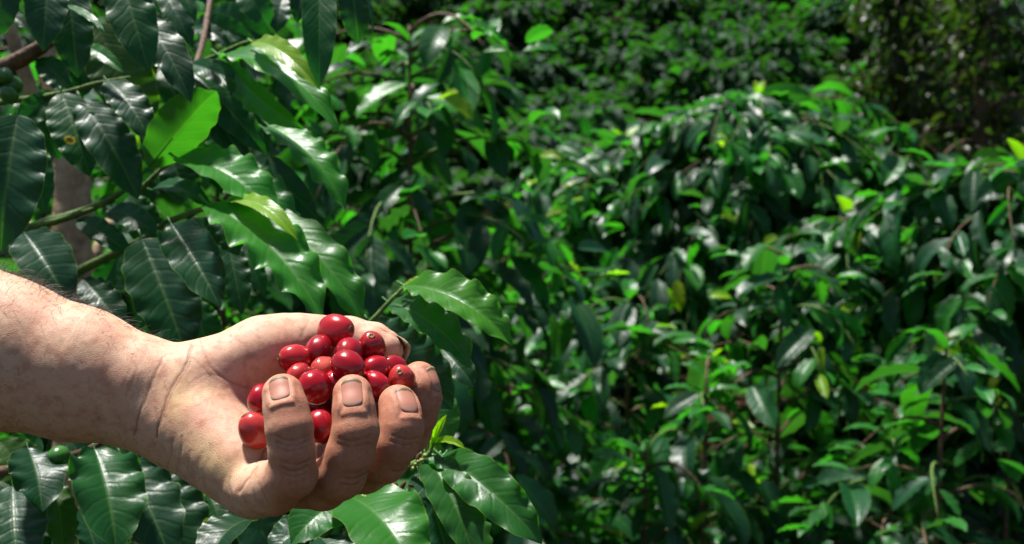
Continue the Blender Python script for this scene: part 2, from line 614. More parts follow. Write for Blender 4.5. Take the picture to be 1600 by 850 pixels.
def skin_material():
    b = NT("skin")
    at = b.n("ShaderNodeAttribute", attribute_name="Col")
    co = b.n("ShaderNodeTexCoord").outputs["Object"]
    n1 = b.noise(co, 90, 4)
    n2 = b.noise(co, 420, 3)
    c = b.mix(b.ramp(n1, [(0.38, 0.0), (0.70, 0.50)]), at.outputs["Color"], (0.56, 0.24, 0.16))
    c = b.mix(b.ramp(n2, [(0.35, 0.0), (0.75, 0.25)]), c, (0.70, 0.48, 0.35))
    n5 = b.noise(co, 230, 4)
    c = b.mix(b.ramp(n5, [(0.48, 0.0), (0.70, 0.52)]), c, (0.42, 0.17, 0.10))
    n6 = b.noise(co, 1500, 2)
    c = b.mix(b.ramp(n6, [(0.62, 0.0), (0.72, 0.3)]), c, (0.30, 0.13, 0.07))
    vor = b.n("ShaderNodeTexVoronoi", feature='DISTANCE_TO_EDGE'); vor.inputs["Scale"].default_value = 1200
    b.l(co, vor.inputs["Vector"])
    # fine cross lines running around the wrist
    mp = b.n("ShaderNodeMapping"); mp.inputs["Rotation"].default_value = (0, math.radians(-14), 0)
    mp.inputs["Scale"].default_value = (900, 130, 130)
    b.l(co, mp.inputs["Vector"])
    n4 = b.noise(mp.outputs[0], 1.0, 3)
    h = b.math('ADD', b.math('MULTIPLY', b.math('MINIMUM', vor.outputs[0], 0.25), 1.6), b.math('MULTIPLY', n4, 0.9))
    h = b.math('ADD', h, b.math('MULTIPLY', n2, 0.9))
    bump = b.n("ShaderNodeBump"); bump.inputs["Strength"].default_value = 0.26; bump.inputs["Distance"].default_value = 0.0006
    b.l(h, bump.inputs["Height"])
    pr = b.n("ShaderNodeBsdfPrincipled")
    b.l(c, pr.inputs["Base Color"])
    rg = b.ramp(n1, [(0.3, 0.46), (0.75, 0.62)])
    b.l(rg, pr.inputs["Roughness"])
    pr.inputs["Specular IOR Level"].default_value = 0.27
    pr.inputs["Subsurface Weight"].default_value = 0.22
    pr.inputs["Subsurface Radius"].default_value = (1.0, 0.35, 0.2)
    pr.inputs["Subsurface Scale"].default_value = 0.0035
    b.l(bump.outputs[0], pr.inputs["Normal"])
    b.l(pr.outputs[0], b.out.inputs[0])
    return b.m


wrist_w = to_world(J(262, 620, -12))
hand_me = new_mesh("person", to_world(HV2) - wrist_w, HQ, skin_material(), True, None, skin)
person = obj("person", hand_me, None, wrist_w)
tag(person, "bare forearm reaching in with a cupped hand full of ripe red fruit", "person")


def nail_material(thumb=False):
    b = NT("thumbnail" if thumb else "fingernail")
    uv = b.n("ShaderNodeUVMap")
    sep = b.n("ShaderNodeSeparateXYZ"); b.l(uv.outputs[0], sep.inputs[0])
    co = b.n("ShaderNodeTexCoord").outputs["Object"]
    nz = b.noise(co, 500, 3)
    v = b.math('ADD', sep.outputs[1], b.math('MULTIPLY', b.math('SUBTRACT', nz, 0.5), 0.10))
    c = b.ramp(v, [(0.0, (0.38, 0.16, 0.105)), (0.14, (0.50, 0.27, 0.20)), (0.28, (0.46, 0.19, 0.135)), (0.82, (0.44, 0.185, 0.125)), (0.885, (0.055, 0.04, 0.022)), (0.94, (0.20, 0.14, 0.075)), (1.0, (0.30, 0.22, 0.12))])
    if thumb:
        c = b.ramp(b.math('ADD', v, b.math('MULTIPLY', b.math('SUBTRACT', nz, 0.5), 0.5)), [(0.0, (0.45, 0.30, 0.17)), (0.62, (0.30, 0.20, 0.09)), (0.74, (0.10, 0.07, 0.03)), (0.82, (0.50, 0.40, 0.20)), (1.0, (0.62, 0.54, 0.34))])
    mp = b.n("ShaderNodeMapping"); mp.inputs["Scale"].default_value = (40, 1.5, 1); b.l(uv.outputs[0], mp.inputs[0])
    n2 = b.noise(mp.outputs[0], 1.0, 2)
    c = b.mix(b.ramp(n2, [(0.4, 0.0), (0.7, 0.25)]), c, (0.36, 0.24, 0.15))
    edge = b.math('ABSOLUTE', b.math('SUBTRACT', sep.outputs[0], 0.5))
    c = b.mix(b.ramp(edge, [(0.44, 0.0), (0.5, 0.5)]), c, (0.20, 0.09, 0.05))
    bump = b.n("ShaderNodeBump"); bump.inputs["Strength"].default_value = 0.25; bump.inputs["Distance"].default_value = 0.0003
    b.l(n2, bump.inputs["Height"])
    pr = b.n("ShaderNodeBsdfPrincipled")
    b.l(c, pr.inputs["Base Color"])
    pr.inputs["Roughness"].default_value = 0.42
    pr.inputs["Specular IOR Level"].default_value = 0.25
    pr.inputs["Subsurface Weight"].default_value = 0.1
    pr.inputs["Subsurface Scale"].default_value = 0.001
    b.l(bump.outputs[0], pr.inputs["Normal"])
    b.l(pr.outputs[0], b.out.inputs[0])
    return b.m


nail_mat = nail_material()
thumb_mat = nail_material(True)
nail_labels = ["little fingernail with a faint dirt line", "ring fingernail with a dark dirt line", "middle fingernail with a dark dirt line", "index fingernail seen from its side", "long yellowed thumbnail edge with dirt under it"]
for ni, (tip, rt, a, d, s, s0, L, hw) in enumerate(nail_info):
    NU, NV = 13, 13
    top, uvs = [], []
    def trace(u, t):
        o = tip + np.outer(t, a) * L + a * s0 + np.outer(u, s) * hw + d * 25
        for _ in range(50):
            dist = eval_sd(o)
            o = o - d * (np.clip(dist, -1, 30) * 0.8)[:, None]
        return np.maximum((o - tip) @ d, -rt)
    ii, jj = np.meshgrid(np.arange(NU), np.arange(NV))
    uu = -1 + 2 * ii.ravel() / (NU - 1); t0_ = jj.ravel() / (NV - 1)
    ta = t0_ + 0.12 * uu ** 2 * (1 - t0_) - 0.10 * uu ** 2 * t0_
    ww = 0.95 + 0.06 * t0_
    ww = ww * (1 - 0.20 * (np.clip(t0_ - 0.76, 0, 1) / 0.24) ** 2) * (1 - 0.16 * (np.clip(0.2 - t0_, 0, 1) / 0.2) ** 2)
    hh = trace(uu * ww, np.minimum(ta, 0.8))
    h8 = trace(uu * ww, np.full_like(ta, 0.5))
    slope = np.clip((trace(uu * ww, np.full_like(ta, 0.8)) - h8) / 0.3, -3.2, 0.5)
    hh = rt * (0.86 - 0.42 * t0_ ** 2 - 0.50 * uu ** 2) if ni == 4 else np.where(ta > 0.8, hh + slope * (ta - 0.8) * (1.15 if ni < 4 else 0.4), hh)
    hh = hh + 0.12 - 2.2 * np.clip(0.12 - t0_, 0, 1) - 0.35 * np.abs(uu) ** 6
    top = tip + np.outer(s0 + ta * L, a) + np.outer(uu * ww * hw, s) + np.outer(hh, d)
    uvs = [(i_ / (NU - 1), j_) for i_, j_ in zip(ii.ravel(), t0_)]
    top = np.array(top)
    bot = top - (d[None] * (0.3 + 1.5 * t0_[:, None] ** 2) if ni == 4 else d * 0.3)
    V = np.concatenate([top, bot]); n = NU * NV
    Fq = []
    for j in range(NV - 1):
        for i in range(NU - 1):
            q = (j * NU + i, j * NU + i + 1, (j + 1) * NU + i + 1, (j + 1) * NU + i)
            Fq.append(q); Fq.append(tuple(n + k for k in q[::-1]))
    ring_i = [i for i in range(NU)] + [j * NU + NU - 1 for j in range(1, NV)] + [(NV - 1) * NU + i for i in range(NU - 2, -1, -1)] + [j * NU for j in range(NV - 2, 0, -1)]
    for p_, q_ in zip(ring_i, ring_i[1:] + ring_i[:1]):
        Fq.append((q_, p_, n + p_, n + q_))
    me = new_mesh("fingernail", to_world(V) - wrist_w, Fq, thumb_mat if ni == 4 else nail_mat, True, np.array(uvs + uvs))
    o = obj("fingernail", me, person)
    o["label"] = nail_labels[ni]

# arm hair -----------------------------------------------------------
def hair_material():
    b = NT("arm_hair")
    pr = b.n("ShaderNodeBsdfPrincipled")
    nz = b.noise(b.n("ShaderNodeTexCoord").outputs["Object"], 60, 2)
    b.l(b.ramp(nz, [(0.3, (0.02, 0.011, 0.007)), (0.7, (0.06, 0.032, 0.018))]), pr.inputs["Base Color"])
    pr.inputs["Roughness"].default_value = 0.5
    b.l(pr.outputs[0], b.out.inputs[0])
    return b.m


cand = np.where((HPART == 0) & (HPX < 262) & (HPX > -30))[0]
upn = HN[cand, 1]
wgt = np.clip(upn - 0.45, 0, 1) ** 1.2 * np.clip((250 - HPX[cand]) / 160, 0.1, 1) * np.clip(0.55 - HN[cand, 2], 0.0, 1) + 0.012
pick = hrng.choice(cand, 800, replace=False, p=wgt / wgt.sum())
hv, hf = [], []
for i in pick:
    p0 = HV2[i]; n = HN[i]
    L = hrng.uniform(4, 10) * (1.0 if HN[i, 1] > 0.55 else 0.7)
    tdir = unit(np.array([1.0, -0.25, 0.0]) * hrng.uniform(0.4, 1.2) + hrng.normal(0, 0.5, 3))
    side = unit(np.cross(n, tdir))
    pts = []
    for k in range(4):
        f = k / 3
        pts.append(p0 - 0.1 * n + n * L * (0.62 * f - 0.34 * f * f) + tdir * L * (0.35 * f + 0.45 * f * f))
    b0 = len(hv)
    for k, q in enumerate(pts):
        r = 0.085 * (1 - 0.8 * k / 3)
        up2 = unit(np.cross(side, pts[min(k + 1, 3)] - pts[max(k - 1, 0)]))
        for w in range(3):
            an = 2 * math.pi * w / 3
            hv.append(q + r * (math.cos(an) * side + math.sin(an) * up2))
    for k in range(3):
        for w in range(3):
            hf.append((b0 + k * 3 + w, b0 + k * 3 + (w + 1) % 3, b0 + (k + 1) * 3 + (w + 1) % 3, b0 + (k + 1) * 3 + w))
hair = obj("arm_hair", new_mesh("arm_hair", to_world(np.array(hv)) - wrist_w, np.array(hf), hair_material()), person)
tag(hair, "short dark hairs along the forearm", kind="stuff")

# ================================================================== cherries
def cherry_material():
    b = NT("coffee_cherry")
    co = b.n("ShaderNodeTexCoord").outputs["Object"]
    oi = b.n("ShaderNodeObjectInfo")
    add = b.n("ShaderNodeVectorMath", operation='ADD')
    b.l(co, add.inputs[0])
    cmb = b.n("ShaderNodeCombineXYZ")
    b.l(b.math('MULTIPLY', oi.outputs["Random"], 3.0), cmb.inputs[0]); b.l(b.math('MULTIPLY', oi.outputs["Random"], 7.0), cmb.inputs[1])
    b.l(cmb.outputs[0], add.inputs[1])
    v = add.outputs[0]
    n1 = b.noise(v, 95, 3, 0.5)
    n2 = b.noise(v, 420, 3)
    n3 = b.noise(v, 1500, 2)
    c = b.mix(b.ramp(n1, [(0.36, 0.0), (0.66, 0.8)]), (0.30, 0.004, 0.010), (0.58, 0.008, 0.014))
    c = b.mix(b.ramp(n2, [(0.52, 0.0), (0.72, 0.5)]), c, (0.11, 0.002, 0.008))
    # per-fruit ripeness: object colour red channel shifts towards pale pink-orange patches
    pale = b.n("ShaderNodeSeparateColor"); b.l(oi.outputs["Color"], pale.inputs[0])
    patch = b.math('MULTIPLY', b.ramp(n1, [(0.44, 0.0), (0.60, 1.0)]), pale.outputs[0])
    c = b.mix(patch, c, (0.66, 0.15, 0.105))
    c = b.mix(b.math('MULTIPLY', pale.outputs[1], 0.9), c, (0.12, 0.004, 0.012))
    c = b.mix(b.ramp(n3, [(0.72, 0.0), (0.78, 0.6)]), c, (0.45, 0.16, 0.09))
    bump = b.n("ShaderNodeBump"); bump.inputs["Strength"].default_value = 0.28; bump.inputs["Distance"].default_value = 0.0008
    b.l(n2, bump.inputs["Height"])
    pr = b.n("ShaderNodeBsdfPrincipled")
    b.l(c, pr.inputs["Base Color"])
    b.l(b.ramp(n2, [(0.3, 0.17), (0.75, 0.33)]), pr.inputs["Roughness"])
    pr.inputs["Specular IOR Level"].default_value = 0.35
    pr.inputs["Subsurface Weight"].default_value = 0.05
    pr.inputs["Subsurface Radius"].default_value = (1.0, 0.1, 0.08)
    pr.inputs["Subsurface Scale"].default_value = 0.002
    pr.inputs["Coat Weight"].default_value = 0.35
    pr.inputs["Coat Roughness"].default_value = 0.05
    b.l(bump.outputs[0], pr.inputs["Normal"])
    b.l(pr.outputs[0], b.out.inputs[0])
    return b.m


def calyx_material():
    b = NT("calyx")
    nz = b.noise(b.n("ShaderNodeTexCoord").outputs["Object"], 1800, 3)
    pr = b.n("ShaderNodeBsdfPrincipled")
    b.l(b.ramp(nz, [(0.3, (0.05, 0.016, 0.008)), (0.7, (0.26, 0.11, 0.035))]), pr.inputs["Base Color"])
    pr.inputs["Roughness"].default_value = 0.75
    b.l(pr.outputs[0], b.out.inputs[0])
    return b.m


def cherry_mesh(mat, seed):
    """unit ovoid, long axis x, slightly flattened, faint groove, dimple at the calyx end (+x)"""
    r = np.random.default_rng(seed)
    NU, NV = 36, 22
    V = [(-0.985, 0, 0)]
    for j in range(1, NV):
        ph = math.pi * j / NV
        for i in range(NU):
            th = 2 * math.pi * i / NU
            x = -math.cos(ph); rad = math.sin(ph) ** 0.94
            rad *= 1 - 0.05 * x
            g = 1 - 0.03 * math.exp(-(math.sin(th) / 0.18) ** 2)
            g *= 1 + 0.03 * math.sin(3 * th + seed * 1.7) * math.sin(ph) + 0.025 * math.sin(2 * th + 2.3 * seed) * math.sin(2 * ph + seed) + 0.012 * math.sin(7 * th + 3 * ph + seed)
            xx = x * (1 - 0.07 * math.exp(-(rad / 0.2) ** 2) * (x > 0))
            V.append((xx, rad * g * math.cos(th), rad * 0.94 * g * math.sin(th)))
    V.append((0.93, 0, 0))
    Fc = []
    for i in range(NU):
        Fc.append((0, 1 + (i + 1) % NU, 1 + i))
    for j in range(NV - 2):
        for i in range(NU):
            a = 1 + j * NU + i; b_ = 1 + j * NU + (i + 1) % NU
            Fc.append((a, b_, b_ + NU, a + NU))
    e = 1 + (NV - 2) * NU
    for i in range(NU):
        Fc.append((e + i, e + (i + 1) % NU, len(V) - 1))
    return new_mesh("coffee_cherry", np.array(V) * 0.001, Fc, mat)


def calyx_mesh(mat, seed):
    r = np.random.default_rng(seed)
    V, Fc = [], []
    N = 14
    for ri, (rad, x) in enumerate(((0.0, 0.95), (0.10, 0.945), (0.15, 1.0), (0.21, 0.985), (0.235, 0.945))):
        if ri == 0:
            V.append((x, 0, 0)); continue
        for i in range(N):
            th = 2 * math.pi * i / N
            k = rad * (1 + r.uniform(-0.14, 0.14))
            V.append((x + r.uniform(-0.018, 0.018), k * math.cos(th), k * math.sin(th)))
    for i in range(N):
        Fc.append((0, 1 + i, 1 + (i + 1) % N))
    for j in range(3):
        for i in range(N):
            a = 1 + j * N + i; b_ = 1 + j * N + (i + 1) % N
            Fc.append((a, a + N, b_ + N, b_))
    return new_mesh("calyx", np.array(V) * 0.001, Fc, mat)


ch_mat, cal_mat = cherry_material(), calyx_material()
ch_me = [cherry_mesh(ch_mat, s) for s in range(9)]
cal_me = [calyx_mesh(cal_mat, s) for s in range(3)]
# px, py, z(mm), half-length px, half-height px, axis direction (camera axes), pale, dark, label
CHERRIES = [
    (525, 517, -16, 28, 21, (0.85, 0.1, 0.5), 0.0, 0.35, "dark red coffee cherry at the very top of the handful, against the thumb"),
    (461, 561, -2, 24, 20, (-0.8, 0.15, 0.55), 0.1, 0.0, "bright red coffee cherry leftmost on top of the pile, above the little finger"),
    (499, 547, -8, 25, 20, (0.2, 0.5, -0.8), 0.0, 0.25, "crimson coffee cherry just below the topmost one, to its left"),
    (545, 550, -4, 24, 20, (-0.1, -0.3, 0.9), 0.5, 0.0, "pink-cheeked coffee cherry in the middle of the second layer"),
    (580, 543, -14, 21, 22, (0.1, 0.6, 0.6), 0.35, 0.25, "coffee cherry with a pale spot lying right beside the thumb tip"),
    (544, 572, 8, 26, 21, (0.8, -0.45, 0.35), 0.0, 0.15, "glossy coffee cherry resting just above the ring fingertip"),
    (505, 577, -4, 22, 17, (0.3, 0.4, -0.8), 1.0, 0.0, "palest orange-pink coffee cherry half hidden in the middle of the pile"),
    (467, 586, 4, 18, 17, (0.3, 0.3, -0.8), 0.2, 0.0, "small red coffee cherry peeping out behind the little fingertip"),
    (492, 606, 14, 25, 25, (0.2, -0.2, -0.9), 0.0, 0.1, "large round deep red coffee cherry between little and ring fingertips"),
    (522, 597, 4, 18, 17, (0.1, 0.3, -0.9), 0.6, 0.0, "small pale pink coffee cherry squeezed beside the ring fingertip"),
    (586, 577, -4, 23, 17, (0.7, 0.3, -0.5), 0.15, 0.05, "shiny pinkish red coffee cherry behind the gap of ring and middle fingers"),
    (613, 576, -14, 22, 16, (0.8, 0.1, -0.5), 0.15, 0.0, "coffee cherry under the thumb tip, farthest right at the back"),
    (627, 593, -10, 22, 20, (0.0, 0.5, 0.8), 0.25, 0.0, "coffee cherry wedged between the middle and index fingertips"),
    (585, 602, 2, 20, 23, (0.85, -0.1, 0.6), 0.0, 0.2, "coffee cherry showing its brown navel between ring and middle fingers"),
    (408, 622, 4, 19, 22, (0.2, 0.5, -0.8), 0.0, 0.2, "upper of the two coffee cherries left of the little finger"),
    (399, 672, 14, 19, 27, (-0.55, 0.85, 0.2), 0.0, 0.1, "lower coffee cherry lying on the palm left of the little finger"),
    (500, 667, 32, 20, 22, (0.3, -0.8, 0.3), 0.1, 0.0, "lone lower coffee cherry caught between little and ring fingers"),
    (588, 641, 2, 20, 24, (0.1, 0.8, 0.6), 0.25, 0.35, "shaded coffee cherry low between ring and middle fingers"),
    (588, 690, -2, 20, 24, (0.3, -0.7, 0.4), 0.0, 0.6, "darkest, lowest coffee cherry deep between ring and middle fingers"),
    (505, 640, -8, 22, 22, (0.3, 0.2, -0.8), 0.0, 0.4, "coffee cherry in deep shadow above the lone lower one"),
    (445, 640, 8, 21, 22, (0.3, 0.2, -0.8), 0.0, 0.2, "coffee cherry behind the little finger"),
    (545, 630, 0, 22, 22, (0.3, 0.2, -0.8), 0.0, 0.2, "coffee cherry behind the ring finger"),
]
cc = np.array([J(c[0], c[1], c[2]) for c in CHERRIES])
cr = np.array([[c[3] * (HD - c[2]) / FPX, c[4] * (HD - c[2]) / FPX] for c in CHERRIES])
rad = cr.mean(1) * 0.97
view = -cc / np.linalg.norm(cc, axis=1)[:, None]
tot = np.zeros(len(cc))
for it in range(120):               # settle the fruit along the sight line until it no longer overlaps
    mv = np.zeros(len(cc))
    for i in range(len(cc)):
        dv = cc[i] - cc; dist = np.linalg.norm(dv, axis=1); dist[i] = 1e9
        ov = (rad[i] + rad) * 0.93 - dist
        for j in np.where(ov > 0)[0]:
            dz = cc[i, 2] - cc[j, 2]
            mv[i] += 0.25 * ov[j] * (1 if dz >= 0 else -1)
    hs = eval_sd(cc) - rad * 0.93
    g = grad_sd(cc)
    for i in range(len(cc)):
        if hs[i] < 0:
            mv[i] += -hs[i] * 0.35 * np.sign(g[i] @ view[i]) if abs(g[i] @ view[i]) > 0.15 else 0
    cc += view * np.clip(mv, -1.0, 1.0)[:, None]
for k, c in enumerate(CHERRIES):
    ax = unit(np.array(c[5]) @ M_TO_W.T)
    if k >= 0:
        zz = unit(np.cross(ax, np.array([0.3, 0.2, 1.0]) + 0.01)); yy = np.cross(zz, ax)
    sc = (HD + (-cc[k, 2] - HD)) / (HD - c[2])          # keep apparent size after settling
    a_l, a_h = cr[k] * sc
    # long axis length depends on how much of it faces sideways
    elong = max(a_l, a_h); short = min(a_l, a_h)
    short = max(short, elong / 1.22) * 1.15; elong = max(elong, short * 1.12) * 1.07
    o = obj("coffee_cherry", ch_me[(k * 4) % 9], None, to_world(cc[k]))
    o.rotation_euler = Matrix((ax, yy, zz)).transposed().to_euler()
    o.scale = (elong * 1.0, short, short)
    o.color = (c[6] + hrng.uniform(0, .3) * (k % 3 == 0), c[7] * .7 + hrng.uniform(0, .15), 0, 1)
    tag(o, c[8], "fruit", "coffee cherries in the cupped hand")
    q = obj("calyx", cal_me[k % 3], o)

# ================================================================== leaves
def leaf_mesh(name, mat, W=0.40, nl=24, nw=10, droop=0.9, wave=0.02, wn=5.0, fold=0.12, quilt=0.004, twist=0.0, seed=0, petiole=True, cols=None):
    """one coffee leaf along +Y (length 1, chord aligned to +Y), upper side +Z; W = width / length"""
    r = np.random.default_rng(seed)
    ph1, ph2 = r.uniform(0, 6.28, 2)
    ys = np.linspace(0, 1, nl + 1)
    # centre line, bent downwards
    ang = droop * (ys - 0.35) * (0.6 + 0.8 * ys)
    cy = np.concatenate([[0], np.cumsum(0.5 * (np.cos(ang[1:]) + np.cos(ang[:-1])) / nl)])
    cz = -np.concatenate([[0], np.cumsum(0.5 * (np.sin(ang[1:]) + np.sin(ang[:-1])) / nl)])
    prof = (ys ** 0.62) * ((1 - ys) ** 0.72)
    prof = prof / prof.max()
    prof = np.where(ys > 0.86, np.maximum(prof * (1 - ((ys - 0.86) / 0.14) * 0.45), 0), prof)
    prof[0] = 0.02; prof[-1] = 0.004
    V, UV = [], []
    for j, y in enumerate(ys):
        n = np.array([0, math.sin(ang[j]), math.cos(ang[j])])
        for i in range(nw + 1):
            u = -1 + 2 * i / nw
            ph = ph1 if u < 0 else ph2
            half = 0.5 * W * prof[j] * (1 + min(0.05, wave * 1.2) * abs(u) * math.sin(2 * math.pi * wn * y + ph + 1.2))
            wv = wave * (abs(u) ** 2.2) * (prof[j] ** 0.6) * (math.sin(2 * math.pi * (wn * y + 0.35 * math.sin(4 * y + ph)) + ph) * (0.75 + 0.4 * math.sin(5 * y + 2 * ph)))
            q = quilt * abs(math.sin(math.pi * (8.5 * y - 1.5 * abs(u)))) * math.sin(math.pi * min(1, abs(u) * 1.02)) * min(1, prof[j] * 1.5)
            z = fold * abs(u) * half * 2 + wv + q + twist * u * half * 2 * (y - 0.3)
            V.append((u * half * (1 - 0.25 * fold * abs(u)), cy[j] + n[1] * z, cz[j] + n[2] * z))
            UV.append(((u + 1) / 2, y))
    V = np.array(V)
    F = []
    for j in range(nl):
        for i in range(nw):
            a = j * (nw + 1) + i
            F.append((a, a + 1, a + nw + 2, a + nw + 1))
    if petiole:
        pr = 0.010
        tv, tf = tube([(0, -0.085, 0.012), (0, -0.04, -0.002), (0, 0.02, -0.006), (0, 0.35, cz[int(0.35 * nl)] - 0.006)], [pr, pr * 0.9, pr * 0.85, pr * 0.5], 5)
        tv = np.array(tv)
        b0 = len(V)
        V = np.vstack([V, tv]); UV += [(0.5, 0.02)] * len(tv)
        F += [tuple(b0 + k for k in f) for f in tf]
    c = np.array([0, cy[-1], cz[-1]]); ln = np.linalg.norm(c)
    y_ = c / ln; x_ = np.array([1.0, 0, 0]); z_ = np.cross(x_, y_)
    V = (V @ np.stack([x_, y_, z_], 1)) / ln
    return new_mesh(name, V, F, mat, True, np.array(UV), None if cols is None else np.tile(cols, (len(V), 1)))


def leaf_material(name, attr=False, spots=(), dull=0.0):
    b = NT(name)
    if attr:
        base = b.n("ShaderNodeAttribute", attribute_name="Col").outputs["Color"]
        rnd = b.noise(b.n("ShaderNodeNewGeometry").outputs["Position"], 9, 2)
    else:
        oi = b.n("ShaderNodeObjectInfo")
        base = oi.outputs["Color"]; rnd = oi.outputs["Random"]
    uv = b.n("ShaderNodeUVMap").outputs[0]
    sep = b.n("ShaderNodeSeparateXYZ"); b.l(uv, sep.inputs[0])
    u = b.math('MULTIPLY', b.math('ABSOLUTE', b.math('SUBTRACT', sep.outputs[0], 0.5)), 2.0)
    v = sep.outputs[1]
    co = b.n("ShaderNodeTexCoord").outputs["Object"]
    nz = b.noise(co, 4.0 if not attr else 30.0, 4, 0.6)
    # veins
    lat = b.math('FRACT', b.math('ADD', b.math('SUBTRACT', b.math('MULTIPLY', v, 8.5), b.math('MULTIPLY', u, 1.5)), b.math('MULTIPLY', nz, 0.9)))
    lat = b.math('ABSOLUTE', b.math('SUBTRACT', lat, 0.5))
    latm = b.ramp(lat, [(0.40, 0.0), (0.5, 1.0)])
    latm = b.math('MULTIPLY', latm, b.ramp(u, [(0.75, 1.0), (0.95, 0.0)]))
    mid = b.ramp(u, [(0.025, 1.0), (0.065, 0.0)])
    col = b.mix(b.ramp(nz, [(0.3, 0.0), (0.75, 0.4)]), base, b.mix(0.5, base, (0.02, 0.10, 0.012)))
    pale = b.mix(0.5, base, (0.16, 0.30, 0.07))
    col = b.mix(b.math('MULTIPLY', latm, 0.16), col, pale)
    col = b.mix(b.math('MULTIPLY', mid, 0.55), col, pale)
    rim = b.ramp(u, [(0.955, 0.0), (0.985, 0.75)])
    col = b.mix(rim, col, b.mix(0.55, base, (0.24, 0.36, 0.04)))
    # small blemishes
    n3 = b.noise(co, 14.0, 2)
    col = b.mix(b.ramp(n3, [(0.72, 0.0), (0.76, 0.5)]), col, (0.10, 0.09, 0.02))
    for (su, sv, sr) in spots:
        dx = b.math('MULTIPLY', b.math('SUBTRACT', sep.outputs[0], su), 0.45)
        dy = b.math('SUBTRACT', v, sv)
        dd = b.math('SQRT', b.math('ADD', b.math('MULTIPLY', dx, dx), b.math('MULTIPLY', dy, dy)))
        dd = b.math('ADD', b.math('DIVIDE', dd, sr), b.math('MULTIPLY', b.math('SUBTRACT', b.noise(co, 30, 2), 0.5), 0.5))
        col = b.mix(b.ramp(dd, [(0.8, 1.0), (1.0, 0.0)]), col, (0.42, 0.36, 0.02))
        col = b.mix(b.ramp(dd, [(0.45, 1.0), (0.62, 0.0)]), col, (0.17, 0.05, 0.012))
        col = b.mix(b.ramp(dd, [(0.12, 1.0), (0.2, 0.0)]), col, (0.03, 0.01, 0.005))
    geo = b.n("ShaderNodeNewGeometry")
    back = geo.outputs["Backfacing"]
    under = b.mix(0.45, col, b.mix(0.35, base, (0.10, 0.20, 0.06)))
    colf = b.mix(back, col, under)
    # relief
    h = b.math('ADD', b.math('MULTIPLY', b.ramp(lat, [(0.30, 1.0), (0.5, 0.0)]), 0.6), b.math('MULTIPLY', nz, 0.7))
    h = b.math('SUBTRACT', h, b.math('MULTIPLY', mid, 0.8))
    bump = b.n("ShaderNodeBump"); bump.inputs["Strength"].default_value = 0.10; bump.inputs["Distance"].default_value = 0.012 if not attr else 0.002
    b.l(h, bump.inputs["Height"])
    pr = b.n("ShaderNodeBsdfPrincipled")
    b.l(colf, pr.inputs["Base Color"])
    rg = b.math('ADD', b.ramp(nz, [(0.3, 0.33 + dull), (0.75, 0.46 + dull)]), b.math('MULTIPLY', back, 0.18))
    b.l(rg, pr.inputs["Roughness"])
    pr.inputs["Specular IOR Level"].default_value = 0.5 - dull
    b.l(bump.outputs[0], pr.inputs["Normal"])
    tr = b.n("ShaderNodeBsdfTranslucent")
    hs = b.mix(1.0, colf, (1.45, 2.2, 0.42), 'MULTIPLY')
    b.l(hs, tr.inputs["Color"])
    b.l(bump.outputs[0], tr.inputs["Normal"])
    mx = b.n("ShaderNodeMixShader"); mx.inputs[0].default_value = 0.46
    b.l(pr.outputs[0], mx.inputs[1]); b.l(tr.outputs[0], mx.inputs[2])
    b.l(mx.outputs[0], b.out.inputs[0])
    return b.m


LEAF = leaf_material("coffee_leaf")
LEAF_STUFF = leaf_material("coffee_foliage", attr=True)
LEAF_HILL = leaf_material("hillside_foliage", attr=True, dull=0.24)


def bark_material(name, c1, c2, c3, scale=60):
    b = NT(name)
    co = b.n("ShaderNodeTexCoord").outputs["Object"]
    n1 = b.noise(co, scale, 5, 0.65); n2 = b.noise(co, scale * 0.2, 3)
    c = b.ramp(n1, [(0.3, c1), (0.55, c2), (0.8, c3)])
    c = b.mix(b.ramp(n2, [(0.45, 0.0), (0.7, 0.5)]), c, c1)
    bump = b.n("ShaderNodeBump"); bump.inputs["Strength"].default_value = 0.7; bump.inputs["Distance"].default_value = 0.004
    b.l(n1, bump.inputs["Height"])
    pr = b.n("ShaderNodeBsdfPrincipled")
    b.l(c, pr.inputs["Base Color"]); pr.inputs["Roughness"].default_value = 0.75
    b.l(bump.outputs[0], pr.inputs["Normal"]); b.l(pr.outputs[0], b.out.inputs[0])
    return b.m


BARK = bark_material("coffee_bark", (0.16, 0.105, 0.055), (0.40, 0.28, 0.16), (0.56, 0.44, 0.29))
TWIG_G = bark_material("green_twig", (0.045, 0.09, 0.015), (0.10, 0.18, 0.025), (0.20, 0.24, 0.06), 120)
TWIG_B = bark_material("brown_twig", (0.05, 0.028, 0.014), (0.13, 0.07, 0.035), (0.25, 0.16, 0.08), 120)

D_ = (0.010, 0.060, 0.027)
M_ = (0.011, 0.088, 0.025)
B_ = (0.022, 0.175, 0.024)
Y_ = (0.21, 0.35, 0.010)
O_ = (0.045, 0.105, 0.016)


def place_leaf(o, base, dirv, nrm, length):
    y = unit(dirv); z = np.asarray(nrm, float); z = unit(z - y * (z @ y)); x = np.cross(y, z)
    o.matrix_local = Matrix(((*(x * length), 0), (*(y * length), 0), (*(z * length), 0), (0, 0, 0, 1))).transposed()
    o.location = base


hero_n = [0]


